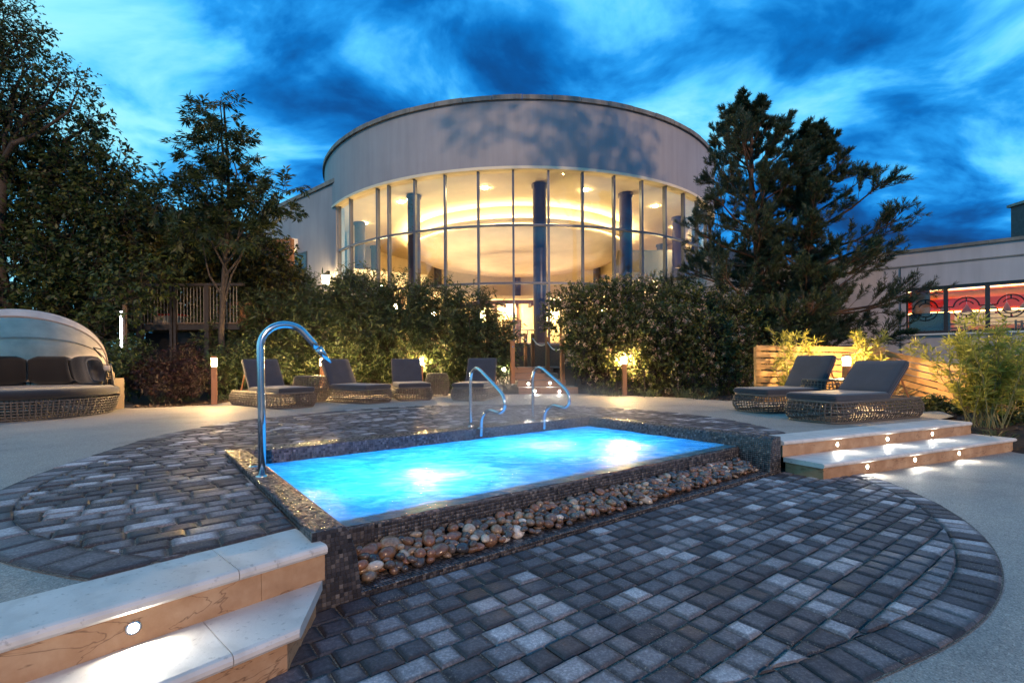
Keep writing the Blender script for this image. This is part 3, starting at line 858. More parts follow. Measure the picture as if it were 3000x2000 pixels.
for k, (u_, v_, z_, rad) in enumerate(placed):
    me = rp.choice(peb_meshes)
    scl = (rad*rp.uniform(1.05, 1.45), rad*rp.uniform(.85, 1.1), rad*rp.uniform(.62, .85))
    rot_ = (rp.uniform(-.35, .35), rp.uniform(-.35, .35), rp.uniform(0, 6.28))
    if k < 298:
        o = bpy.data.objects.new('pebble', me); C.objects.link(o)
        o.location = puv(u_, v_, z_); o.scale = scl; o.rotation_euler = rot_
        tag(o, peb_label(u_, v_, rad), 'pebble', 'pebbles in the pool trough')
    else:
        from mathutils import Euler
        Mx = Matrix.Translation(puv(u_, v_, z_)) @ Euler(rot_).to_matrix().to_4x4() @ Matrix.Diagonal((*scl, 1))
        co = np.array([tuple(Mx @ v.co) for v in me.vertices]); lowv.append(co)
        lowf.append(np.array([tuple(p.vertices) for p in me.polygons]) + lo_n); lo_n += len(co)
if lowv: tag(np_mesh('lower_pebbles', np.concatenate(lowv), np.concatenate(lowf), M['pebble'], smooth=True, kind='stuff'), 'bottom layer of wet pebbles in the pool trough', 'pebbles')

# water spout
ub, vb = to_uv(*G(768, 1395, PZ)[:2])
sp = thing('water_spout', 'tall curved polished steel water spout arching over the blue pool', 'water spout', tuple(puv(ub, vb, PZ)), PA)
pts = [(0, 0, 0), (0, 0, .45), (-.005, 0, .84)]
for k in range(0, 15):
    a = math.pi - math.radians(132) * k / 14
    pts.append((.155 + .16*math.cos(a), 0, .868 + .155*math.sin(a)))
e = Vector(pts[-1]); d = (Vector((.372, 0, .858)) - e)
pts.append(tuple(e + d*.6)); pts.append((.372, 0, .858))
MB().tube(pts, .0245, 20).build('pipe', M['steel'], sp, smooth=True)
dn = d.normalized()
e2 = Vector((.372, 0, .858))
MB().tube([e2 - dn*.004, e2 + dn*.03, e2 + dn*.045, e2 + dn*.13], [.0270, .0270, .0245, .007], 20).build('nozzle', M['steel'], sp, smooth=True)
MB().lathe([(0, .012), (.036, .012), (.040, .006), (.040, 0)], 24).build('base_flange', M['steel'], sp, smooth=True)
# grab rails
for (bx, by), lab in (((-.68, 6.07), 'left of two curved steel grab rails over the pool edge'), ((.067, 6.659), 'right of two curved steel grab rails over the pool edge')):
    u_, v_ = to_uv(bx, by)
    gr = thing('grab_rail', lab, 'handrail', tuple(puv(u_, PW - .03, PZ)), PA - math.pi/2, 'grab rails at the pool')
    pr = [(0, 0, 0), (0, 0, .3), (0, 0, .50), (.006, 0, .57), (.03, 0, .635), (.075, 0, .672), (.13, 0, .682), (.19, 0, .668), (.25, 0, .638), (.45, 0, .523), (.60, 0, .43), (.655, 0, .375), (.675, 0, .31), (.655, 0, .25), (.60, 0, .215), (.53, 0, .21), (.42, 0, .22), (.36, 0, .212), (.30, 0, .185), (.245, 0, .13), (.225, 0, .07), (.215, 0, -.09)]
    # smooth with Catmull-Rom
    sm = []
    P = [Vector(p) for p in pr]
    for i in range(len(P) - 1):
        p0, p1, p2, p3 = P[max(0, i-1)], P[i], P[i+1], P[min(len(P)-1, i+2)]
        for k in range(4):
            t = k / 4
            sm.append(.5*((2*p1) + (p2-p0)*t + (2*p0-5*p1+4*p2-p3)*t*t + (3*p1-p0-3*p2+p3)*t**3))
    sm.append(P[-1])
    MB().tube(sm, .0195, 14).build('rail', M['steel'], gr, smooth=True)
    MB().lathe([(0, .010), (.036, .010), (.040, .004), (.040, 0)], 20).build('flange', M['steel'], gr, smooth=True)
    f2 = MB().lathe([(0, .010), (.036, .010), (.040, .004), (.040, 0)], 20).build('flange', M['steel'], gr, smooth=True); f2.location = (.205, 0, 0)

# ================================================================== stone steps beside the pool
def nose_slab(name, quad, z, th, parent, sides):
    """slab whose listed edges (index of edge) carry a bullnose"""
    n = len(quad); o = MB()
    ring_ = []
    K = 5
    for k in range(K + 1):
        a = math.pi * k / K - math.pi/2
        off = th/2 * (math.cos(a) - 1); zz_ = z - th/2 + th/2*math.sin(a)
        poly = [Vector((p[0], p[1], 0)) for p in quad]
        out = []
        for i in range(n):
            pa, pb, pc = poly[i-1], poly[i], poly[(i+1) % n]
            e1 = (pb - pa).normalized(); e2_ = (pc - pb).normalized()
            n1_ = Vector((e1.y, -e1.x, 0)); n2_ = Vector((e2_.y, -e2_.x, 0))
            o1 = off if (i-1) % n in sides else 0; o2 = off if i in sides else 0
            den = n1_.x*n2_.y - n1_.y*n2_.x
            if abs(den) < 1e-6: out.append(pb + n1_*o1); continue
            c1 = n1_.dot(pb) + o1; c2 = n2_.dot(pb) + o2
            out.append(Vector(((c1*n2_.y - c2*n1_.y)/den, (n1_.x*c2 - n2_.x*c1)/den, 0)))
        ring_.append([(p.x, p.y, zz_) for p in out])
    vs_ = [p for r_ in ring_ for p in r_]
    fs_ = [tuple(range(n))[::-1], tuple(K*n + i for i in range(n))]
    for k in range(K):
        for i in range(n):
            j = (i+1) % n; fs_.append((k*n+i, k*n+j, (k+1)*n+j, (k+1)*n+i))
    return o.add(vs_, fs_).build(name, M['slab'], parent)
def step_lamp(parent, pos, nrm, r=.024, m='lamp_cool'):
    rot = Vector(nrm).to_track_quat('Z', 'Y').to_matrix().to_4x4()
    lens = MB().lathe([(0, .002), (r*.62, .002), (r*.62, -.004)], 16).build('step_light', M[m], parent)
    lens.matrix_local = Matrix.Translation(pos) @ rot
    MB().lathe([(r*.66, -.004), (r*.66, .004), (r*.85, .005), (r, .002), (r, -.004)], 16).build('light_rim', M['steel'], lens, smooth=True)
TH = .045
def steps(name, label, back, d, n, length, rev, depth, low_depth, low_ext, joints, lamps_up, lamps_low, cut=None):
    """two treads; back = inner end of the top slab's back edge, d = heading away from the pool, n = outward"""
    st = thing(name, label, 'steps')
    def quad(a, b, p, q): 
        qd = [back + d*a + n*p, back + d*a + n*q, back + d*b + n*q, back + d*b + n*p]
        qd = [(v_.x, v_.y) for v_ in qd]
        ar = sum(qd[i][0]*qd[(i+1) % 4][1] - qd[(i+1) % 4][0]*qd[i][1] for i in range(4))
        return qd if ar > 0 else qd[::-1]
    js = [0] + joints + [length]
    for a, b in zip(js[:-1], js[1:]):
        q_ = quad(a + .0015, b - .0015, 0, depth)
        if a == 0 and cut:
            for k in range(4):
                w = Vector((*q_[k], 0)) - back
                if w.dot(d) < .01: q_[k] = tuple((cut[0] if w.dot(n) < depth/2 else cut[1])[:2])
        nose_slab('top_slab', q_, .002, TH, st, [i for i in range(4) if abs((Vector((*q_[i], 0)) - back).dot(n) - depth) < .01 and abs((Vector((*q_[(i+1) % 4], 0)) - back).dot(n) - depth) < .01])
    js2 = [joints[0] * .75] + [j + .3 for j in joints[1:]]
    rs_ = [.0] + js2 + [length]
    for a, b in zip(rs_[:-1], rs_[1:]):
        a2 = (cut[1] - back).dot(d) + .012 if (a == 0 and cut) else a
        MB().prism(quad(a2 + .001, b - .001, depth - .07, depth - .03), LOW + .16, -TH + .001).build('riser_stone', M['riser'], st)
    # lower tread
    lo_a, lo_b = low_ext
    js = [lo_a] + [j * 1.05 + .1 for j in joints] + [length + lo_b]
    zt = LOW + .16 + .002
    for i, (a, b) in enumerate(zip(js[:-1], js[1:])):
        q_ = quad(a + .0015, b - .0015, depth - .07, low_depth)
        if i == 0:
            # end cut square to the pool wall
            inner, outer = rev
            pts_ = [Vector((*p, 0)) for p in q_]
            for k in range(4):
                if (pts_[k] - back).dot(d) < a + .01:
                    t_ = inner if (pts_[k] - back).dot(n) < (depth + low_depth)/2 else outer
                    q_[k] = (t_.x, t_.y)
        nose = [k for k in range(4) if abs((Vector((*q_[k], 0)) - back).dot(n) - low_depth) < .06 and abs((Vector((*q_[(k+1) % 4], 0)) - back).dot(n) - low_depth) < .06]
        if i == 0 or i == len(js) - 2: 
            nose = nose + [k for k in range(4) if (abs((Vector((*q_[k], 0)) - back).dot(d) - (length+lo_b)) < .05 and abs((Vector((*q_[(k+1) % 4], 0)) - back).dot(d) - (length+lo_b)) < .05)]
        nose_slab('tread_slab', q_, zt, TH, st, nose)
    fd = low_depth - .03
    e0 = (rev[1] - back).dot(d) + .03
    rj = [e0] + [j * .9 + .45 for j in joints] + [length + lo_b - .04]
    for a, b in zip(rj[:-1], rj[1:]):
        MB().prism(quad(a + .001, b - .001, fd - .04, fd), LOW - .02, zt - TH + .001).build('riser_stone', M['riser'], st)
    # cheek under the cut end
    ci, co = rev[0] + d*.03, back + d*e0 + n*(fd - .002)
    mid = d * .04
    MB().prism([(ci.x, ci.y), (co.x, co.y), ((co + mid).x, (co + mid).y), ((ci + mid).x, (ci + mid).y)], LOW - .02, zt - TH - .001).build('cheek_stone', M['riser'], st)
    re = back + d*(length + lo_b - .06)
    q_ = [re + n*(depth - .05), re + n*(fd - .002), re + d*.035 + n*(fd - .002), re + d*.035 + n*(depth - .05)]
    MB().prism([(p.x, p.y) for p in q_], LOW - .02, zt - TH - .001).build('cheek_stone', M['riser'], st)
    MB().prism(quad(.02, length + .02, .02, depth - .06), LOW - .02, -TH - .002).build('step_core', M['grout'], st)
    re = back + d*length
    q_ = [re + n*.02, re + n*(depth - .03), re + d*.03 + n*(depth - .03), re + d*.03 + n*.02]
    MB().prism([(p.x, p.y) for p in q_], LOW - .02, -TH - .002).build('cheek_stone', M['riser'], st)
    for a in lamps_up: step_lamp(st, back + d*a + n*(depth - .029) + Vector((0, 0, LOW + .16 + .062)), n)
    for a in lamps_low: step_lamp(st, back + d*a + n*(fd + .001) + Vector((0, 0, LOW + .072)), n)
    return st
def along(px, py, z, back, d): return (G(px, py, z) - back).dot(d)
dep_l = (Vector((-.861, 2.123, 0)) - LB).dot(Ln); low_l = (Vector((-.773, 1.786, 0)) - LB).dot(Ln)
steps('stone_steps', 'two broad pale stone steps in the near corner with one bright light', LB, -Ld, Ln, 3.9,
      (Vector((-.845, 2.19, 0)), Vector((-.773, 1.786, 0))), dep_l, low_l, (-.02, 0), [.36, 1.25, 2.15, 3.05],
      [along(375, 1815, LOW + .22, LB, -Ld), 2.2], [2.0])
def on_side(p):
    u_ = to_uv(p.x, p.y)[0]; return p + Rd*((PL + .004 - u_)/U.dot(Rd))
dep_r = (Vector((2.704, 4.897, 0)) - RB).dot(Rn); low_r = (Vector((2.869, 4.555, 0)) - RB).dot(Rn)
steps('stone_steps', 'two long stone steps beyond the pool lit by a row of small lights', RB - Rd*.02, Rd, Rn, 3.12,
      (Vector((2.68, 4.90, 0)), Vector((2.869, 4.555, 0))), dep_r, low_r, (0, .12), [.75, 1.62, 2.4],
      [along(2444, 1300, LOW + .22, RB, Rd), along(2584, 1283, LOW + .22, RB, Rd), along(2710, 1268, LOW + .22, RB, Rd)],
      [along(2525, 1363, LOW + .07, RB, Rd), along(2663, 1343, LOW + .07, RB, Rd), along(2788, 1324, LOW + .07, RB, Rd)], (on_side(RB), Vector((2.685, 4.89, 0))))
#@@PART2
# ================================================================== foliage kit
def unit(a): return a / np.maximum(1e-9, np.linalg.norm(a, axis=-1, keepdims=True))
def rand_perp(D, g):
    A_ = g.normal(size=D.shape); A_ -= D * (A_ * D).sum(-1, keepdims=True)
    return unit(A_)
def kids(S, D, Ln_, n, t0, t1, ang, lr, up, g, jit=.25, taper=.55):
    """n child shoots on every parent shoot"""
    m = len(S)
    t = g.uniform(t0, t1, (m, n))
    P = S[:, None] + (D * Ln_[:, None])[:, None] * t[..., None]
    Dr = np.repeat(D[:, None], n, 1)
    A_ = rand_perp(Dr, g)
    a = ang * (1 + jit * g.normal(size=(m, n, 1)))
    nd = Dr*np.cos(a) + A_*np.sin(a) + np.array((0, 0, up))
    nl = Ln_[:, None] * lr * (1 - taper*t) * g.uniform(.65, 1.25, (m, n))
    return P.reshape(-1, 3), unit(nd).reshape(-1, 3), nl.reshape(-1)
def tubes(S, D, Ln_, r0, r1, sides=4):
    m = len(S); A_ = rand_perp(D, np.random.default_rng(1)); B_ = np.cross(D, A_)
    an = 2*np.pi*np.arange(sides)/sides
    ringv = A_[:, None]*np.cos(an)[None, :, None] + B_[:, None]*np.sin(an)[None, :, None]
    r0 = np.broadcast_to(r0, (m,)); r1 = np.broadcast_to(r1, (m,))
    V0 = S[:, None] + ringv*r0[:, None, None]; V1 = (S + D*Ln_[:, None])[:, None] + ringv*r1[:, None, None]
    Vv = np.concatenate([V0, V1], 1).reshape(-1, 3)
    k = np.arange(sides); f = np.stack([k, (k+1) % sides, (k+1) % sides + sides, k + sides], 1)
    return Vv, (f[None] + (np.arange(m)*2*sides)[:, None, None]).reshape(-1, 4)
def leaf_quads(P, D, Nn, Lf, Wf, fold=.12):
    """one folded diamond leaf each"""
    S_ = unit(np.cross(D, Nn)); Nn = np.cross(S_, D)
    Lf = Lf[:, None]; Wf = Wf[:, None]
    mid = P + D*Lf*.42
    V_ = np.stack([P, mid + S_*Wf*.5 + Nn*Wf*fold, P + D*Lf - Nn*Lf*.06, mid - S_*Wf*.5 + Nn*Wf*fold], 1).reshape(-1, 3)
    return V_, np.arange(len(V_), dtype=np.int32).reshape(-1, 4)
def leaves_on(S, D, Ln_, n, Lf, Wf, g, ang=.9, droop=-.25, t0=.1, flat=.6):
    P, nd, _ = kids(S, D, Ln_, n, t0, 1.0, ang, 1, 0, g)
    nd = unit(nd + np.array((0, 0, droop)))
    Nn = unit(g.normal(size=nd.shape)*(1-flat) + np.array((0, 0, flat)))
    k = g.uniform(.45, 1.4, len(P))
    return leaf_quads(P, nd, Nn, Lf*k, Wf*k*g.uniform(.8, 1.2, len(P)))
def pinnate(S, D, Ln_, pairs, Lf, Wf, g, droop=-.35):
    """compound leaves: shoots carrying opposite leaflets in one plane"""
    m = len(S)
    up = np.tile(np.array((0, 0, 1.0)), (m, 1)) + .35*g.normal(size=(m, 3))
    side = unit(np.cross(D, up)); nn = np.cross(side, D)
    Vs, n0 = [], 0
    t = (np.arange(pairs) + .6) / pairs
    out = []
    for s_ in (-1, 1):
        for tt in t:
            P = S + D*(Ln_*tt)[:, None] + np.array((0, 0, 1.0))*(droop*Ln_*tt*tt*.5)[:, None]
            d = unit(D*.55 + side*s_*.85 + np.array((0, 0, droop)) + .12*g.normal(size=(m, 3)))
            out.append((P, d, nn))
    P = S + D*Ln_[:, None] + np.array((0, 0, 1.0))*(droop*Ln_*.5)[:, None]
    out.append((P, unit(D + np.array((0, 0, droop*1.5))), nn))
    P = np.concatenate([o[0] for o in out]); d = np.concatenate([o[1] for o in out]); nn = np.concatenate([o[2] for o in out])
    k = g.uniform(.75, 1.25, len(P))
    return leaf_quads(P, d, unit(nn + .3*g.normal(size=nn.shape)), Lf*k, Wf*k)
def join(parts):
    Vs, Fs, o = [], [], 0
    for v_, f_ in parts:
        Vs.append(v_); Fs.append(f_ + o); o += len(v_)
    return np.concatenate(Vs), np.concatenate(Fs)
def lumps(cs, rs_, n, g, inner=.55, front=None):
    """shoot starts near the surface of a union of ellipsoids, with outward directions"""
    cs = np.array(cs, float); rs_ = np.array(rs_, float)
    if rs_.ndim == 1: rs_ = np.repeat(rs_[:, None], 3, 1)
    w = (rs_[:, 0]*rs_[:, 1]*rs_[:, 2])**(2/3); w /= w.sum()
    S, D = [], []
    tot = 0
    while tot < n:
        k = g.choice(len(cs), size=n*2, p=w)
        d = unit(g.normal(size=(n*2, 3)))
        rr = inner + (1-inner)*g.uniform(0, 1, n*2)**.6
        p = cs[k] + d*rs_[k]*rr[:, None]
        q = np.linalg.norm((p[:, None] - cs[None])/rs_[None], axis=2).min(1)
        ok = q > inner*.93
        if front is not None: ok &= g.uniform(size=n*2) < np.where(d[:, 1] < .25, 1.0, front)
        S.append(p[ok]); D.append(d[ok]); tot += ok.sum()
    return np.concatenate(S)[:n], np.concatenate(D)[:n]
def limbs_to(base, tops, r0, g, segs=4):
    """curved limbs from a trunk line to lump centres -> tubes"""
    parts = []
    for tp in tops:
        tp = np.array(tp, float); b0 = np.array(base(tp), float)
        pts_ = [b0 + (tp-b0)*t + np.array((0, 0, .18*np.linalg.norm(tp-b0)))*math.sin(math.pi*t)*.5 + g.normal(size=3)*.04*np.linalg.norm(tp-b0)*(0 < t < 1) for t in np.linspace(0, 1, segs+1)]
        for i in range(segs):
            d = pts_[i+1]-pts_[i]; l = np.linalg.norm(d)
            ra, rb = r0*(1-.8*i/segs), r0*(1-.8*(i+1)/segs)
            parts.append(tubes(pts_[i][None], (d/l)[None], np.array([l*1.03]), ra, rb, 5))
    return parts
def trunk_mesh(pts_, radii, n=9):
    b = MB().tube(pts_, radii, n); return b
def emit_plant(name, label, cat, base, wood, leaf, wmat, lmat, group=None, extra=None, lname='crown', wname='trunk'):
    o = thing(name, label, cat, tuple(base), 0, group)
    off = np.array(base, dtype=float)
    if wood is not None: np_mesh(wname, wood[0] - off, wood[1], wmat, o)
    if leaf is not None: np_mesh(lname, leaf[0] - off, leaf[1], lmat, o)
    if extra:
        for nm, me_, mt_ in extra: np_mesh(nm, me_[0] - off, me_[1], mt_, o)
    return o
def mb_np(b):
    """quads of an MB as arrays"""
    return np.array([tuple(p) for p in b.v]), np.array([f for f in b.f if len(f) == 4])

# ================================================================== trees on the left
def broad_tree(label, base, top, cs, rs_, shoots, leafn, Lf, Wf, seed, r=.16, lm='leaf_dark', name='broadleaf_tree', group=None, twig=.45, droop=-.3, pin=False, inner=.5):
    g = np.random.default_rng(seed)
    b0, b1 = np.array(base, float), np.array(top, float)
    tp = [b0 + (b1-b0)*t + g.normal(size=3)*.06*(0 < t < 1) for t in np.linspace(0, 1, 6)]
    parts = [mb_np(trunk_mesh([tuple(p) for p in tp], [r*(1-.75*t) for t in np.linspace(0, 1, 6)]))]
    def on_trunk(c):
        h = min(.92, max(.18, (c[2]-b0[2])/(b1[2]-b0[2]) - .22)); return b0 + (b1-b0)*h
    parts += limbs_to(on_trunk, cs, r*.38, g)
    S, D = lumps(cs, rs_, shoots, g, inner)
    D = unit(D*.7 + g.normal(size=D.shape)*.45 + np.array((0, 0, .15)))
    Lt = twig*g.uniform(.6, 1.3, len(S))
    parts.append(tubes(S - D*(Lt*.3)[:, None], D, Lt*1.2, .008, .003, 3))
    if pin:
        S2, D2, L2 = kids(S, D, Lt, 2, .3, 1, .7, .8, 0, g)
        leaf = pinnate(np.concatenate([S, S2]), np.concatenate([D, D2]), np.concatenate([Lt, L2])*.8, leafn, Lf, Wf, g, droop)
    else:
        leaf = leaves_on(S, D, Lt, leafn, Lf, Wf, g, droop=droop)
    return emit_plant(name, label, 'tree', base, join(parts), leaf, M['bark'], M[lm], group)
def lump_list(spec, Y0):
    """(px, py, radius in photograph px, dY, squash) -> centres and radii"""
    cs, rs_ = [], []
    for px, py, rp_, dY, *q in spec:
        c = A(px, py, Y0 + dY); r = rp_ / F * (Y0 + dY)
        cs.append(tuple(c)); sq = q[0] if q else 1.0
        rs_.append((r, r*.9, r*sq))
    return cs, rs_
cs, rs_ = lump_list([(-40, 60, 120, 0), (60, 120, 60, 0, .7), (-30, 220, 130, 0), (90, 190, 80, .3, .8), (180, 235, 60, 0, .6), (40, 300, 90, 0), (230, 262, 38, 0, .6), (-90, 380, 150, .4)], 12.5)
broad_tree('tall thin leaved tree overhanging the upper left corner of the garden', (-12.8, 12.8, 0), tuple(A(-60, 80, 12.7)), cs, rs_, 1500, 9, .085, .055, 3, r=.2, twig=.5, inner=.25)
cs, rs_ = lump_list([(60, 470, 130, 0), (180, 400, 90, .2), (-60, 560, 170, 0), (240, 520, 100, 0), (130, 640, 180, .3), (310, 590, 95, 0), (-40, 760, 190, 0), (270, 720, 150, .2), (365, 690, 70, -.2), (120, 850, 160, -.4), (330, 830, 110, -.3), (-30, 920, 120, -.6), (215, 930, 110, -.6), (345, 480, 36, 0), (270, 350, 30, 0), (395, 850, 55, -1.4), (350, 880, 50, -1.5), (450, 820, 45, -1.2), (300, 990, 60, -1.2)], 13.6)
broad_tree('massive dark leafy tree filling the left side behind the canopied daybed', (-12.2, 14.0, 0), tuple(A(120, 480, 14)), cs, rs_, 5200, 12, .13, .062, 5, r=.24, twig=.5, inner=.5)
# light feathery ash
cs, rs_ = lump_list([(650, 285, 24, 0, 1.6), (655, 345, 42, 0, 1.2), (590, 350, 34, .2, 1.3), (640, 430, 75, 0, .9), (700, 430, 40, 0, .9), (580, 470, 60, .2, .9), (690, 530, 70, 0, .8), (600, 570, 85, 0, .8), (760, 585, 70, 0, .7), (480, 545, 40, .3, .9), (500, 600, 70, .2, .8), (830, 560, 42, 0, .8), (835, 620, 40, 0, .7), (660, 660, 90, 0, .7), (560, 690, 85, 0, .7), (740, 690, 60, 0, .8)], 12.6)
broad_tree('slender feathery ash tree with a pointed crown left of the rotunda', (-7.35, 12.7, 0), tuple(A(655, 300, 12.6)), cs, rs_, 440, 5, .17, .038, 8, r=.085, lm='leaf_ash', name='ash_tree', twig=.36, droop=-.28, pin=True, inner=.1)
cs, rs_ = lump_list([(330, 640, 120, 0), (440, 720, 130, .3), (560, 740, 120, 0), (680, 760, 110, .2), (780, 800, 90, 0), (300, 800, 130, 0), (430, 860, 130, .2), (570, 860, 120, 0), (700, 870, 110, 0), (250, 930, 110, 0), (390, 960, 110, 0), (520, 960, 110, 0), (650, 960, 110, 0), (800, 890, 80, 0)], 17.5)
broad_tree('dark dense tree mass filling the gap behind the raised deck', (-12.0, 18.0, 0), tuple(A(450, 780, 17.8)), cs, rs_, 3600, 10, .17, .09, 17, r=.15, twig=.5)
g9 = np.random.default_rng(99)
cs = [(10.9 + g9.normal()*2.3, -3 + g9.normal()*1.2, 16.3 + g9.normal()*1.3) for _ in range(13)]
broad_tree('tall broadleaf tree standing right of the viewpoint', (12.0, -3.2, LOW), (11.6, -3, 16.5), cs, [(1.1, 1.1, .9)]*13, 620, 8, .2, .11, 99, r=.3, twig=.6, inner=.2)
# golden lit shrubs under the ash
cs, rs_ = lump_list([(470, 700, 90, 0), (560, 760, 100, 0), (660, 740, 90, 0), (430, 790, 90, -.3), (760, 760, 80, 0, .8), (810, 820, 55, -.2, .8), (640, 830, 80, 0, .7), (520, 830, 70, -.2, .7), (720, 850, 60, 0, .7)], 14.4)
broad_tree('yellow green lit bushy tree spreading above the raised deck railing', (-8.0, 14.8, .2), tuple(A(600, 760, 14.6)), cs, rs_, 3000, 9, .12, .055, 12, r=.1, lm='leaf_gold', name='bushy_tree', twig=.4, inner=.5)
cs, rs_ = lump_list([(860, 850, 60, 0), (890, 895, 48, 0), (840, 920, 60, 0), (915, 925, 36, 0), (905, 830, 12, 0, 2.2), (868, 805, 16, 0, 1.8)], 15.5)
broad_tree('dark pointed evergreen shrub growing below the wall lantern', (-6.9, 15.7, .3), tuple(A(890, 850, 15.6)), cs, rs_, 900, 10, .10, .03, 14, r=.05, lm='leaf_bamboo', name='evergreen_shrub', twig=.3)

# ================================================================== hedges
def hedge(label, cat, name, base, spec, Y0, shoots, leafn, Lf, Wf, seed, lm, twig=.4, droop=-.4, inner=.5, flowers=0, stems=26, front=.35, group=None):
    g = np.random.default_rng(seed)
    cs, rs_ = lump_list(spec, Y0)
    S, D = lumps(cs, rs_, shoots, g, inner, front)
    D = unit(D*.7 + g.normal(size=D.shape)*.4 + np.array((0, 0, .35)))
    Lt = twig*g.uniform(.5, 1.4, len(S))
    parts = [tubes(S - D*(Lt*.4)[:, None], D, Lt*1.3, .007, .003, 3)]
    # canes from the ground into the mass
    k = g.choice(len(cs), stems)
    tops = np.array(cs)[k] + g.normal(size=(stems, 3))*.25
    gx = tops*np.array((1, 1, 0)) + np.concatenate([g.normal(size=(stems, 2))*.2, np.full((stems, 1), .0)], 1)
    d = tops - gx; l = np.linalg.norm(d, axis=1)
    parts.append(tubes(gx, d/l[:, None], l, .018, .008, 5))
    leaf = leaves_on(S, D, Lt, leafn, Lf, Wf, g, ang=.75, droop=droop, flat=.45)
    extra = None
    if flowers:
        i = g.choice(len(S), flowers, replace=False)
        tip = S[i] + D[i]*Lt[i][:, None]
        c_ = np.repeat(tip, 16, 0) + g.normal(size=(flowers*16, 3))*.028
        dd = unit(g.normal(size=c_.shape) + np.array((0, 0, .5)))
        kk = g.uniform(.7, 1.3, len(c_))
        extra = [('blossom', leaf_quads(c_, dd, unit(g.normal(size=c_.shape)),   .033*kk, .030*kk), M['flower'])]
    return emit_plant(name, label, cat, base, join(parts), leaf, M['bark'], M[lm], group, extra, 'foliage', 'stems')
hedge('broad dark green bamboo like hedge behind the row of four loungers', 'hedge', 'leafy_hedge', (-4.2, 14.2, 0),
      [(700, 905, 55, .6), (760, 960, 80, .2), (700, 1020, 80, .0), (830, 960, 80, 0), (850, 1050, 80, -.2), (930, 945, 72, .1), (960, 1010, 95, -.2), (1060, 905, 85, 0), (1080, 1000, 100, -.3), (1025, 868, 42, .3), (1180, 915, 75, 0), (1190, 1010, 95, -.3), (1280, 920, 65, 0), (1300, 1010, 95, -.3), (1380, 940, 62, 0), (1400, 1020, 80, -.2), (1450, 1000, 42, -.1), (1440, 1070, 50, -.3), (780, 1090, 60, -.3), (950, 1100, 60, -.4), (1110, 1100, 60, -.4), (1290, 1100, 60, -.4), (640, 960, 60, .6), (620, 1040, 60, .5)],
      13.9, 7200, 11, .16, .030, 21, 'leaf_bamboo', twig=.5, stems=60)
hedge('large rounded flowering shrub with cream blossom beside the wooden steps', 'shrub', 'flowering_shrub', (3.4, 13.0, 0),
      [(1640, 925, 42, 1.3), (1690, 905, 55, .6), (1715, 1030, 48, .3), (1740, 920, 75, 0), (1740, 1010, 80, -.3), (1820, 900, 70, .1), (1840, 1000, 90, -.4), (1910, 900, 65, .2), (1940, 990, 90, -.3), (2010, 910, 65, .2), (2050, 1000, 85, -.3), (2110, 930, 60, .3), (2140, 1020, 75, -.1), (2190, 980, 50, .2), (1900, 1080, 65, -.5), (2030, 1085, 60, -.5), (2130, 1095, 55, -.4), (1780, 1085, 50, -.4), (2200, 1060, 45, .2)],
      12.6, 6200, 9, .070, .050, 23, 'leaf_shrub', twig=.32, droop=-.15, flowers=800, stems=40)
hedge('dark shrubs under the pines right of the flowering shrub', 'shrub', 'dark_shrub', (7.2, 13.2, 0), [(2200, 960, 70, .6), (2270, 1010, 70, .3), (2330, 990, 60, .8), (2260, 930, 50, 1.0)], 12.4, 1100, 9, .09, .04, 25, 'leaf_dark', stems=12)

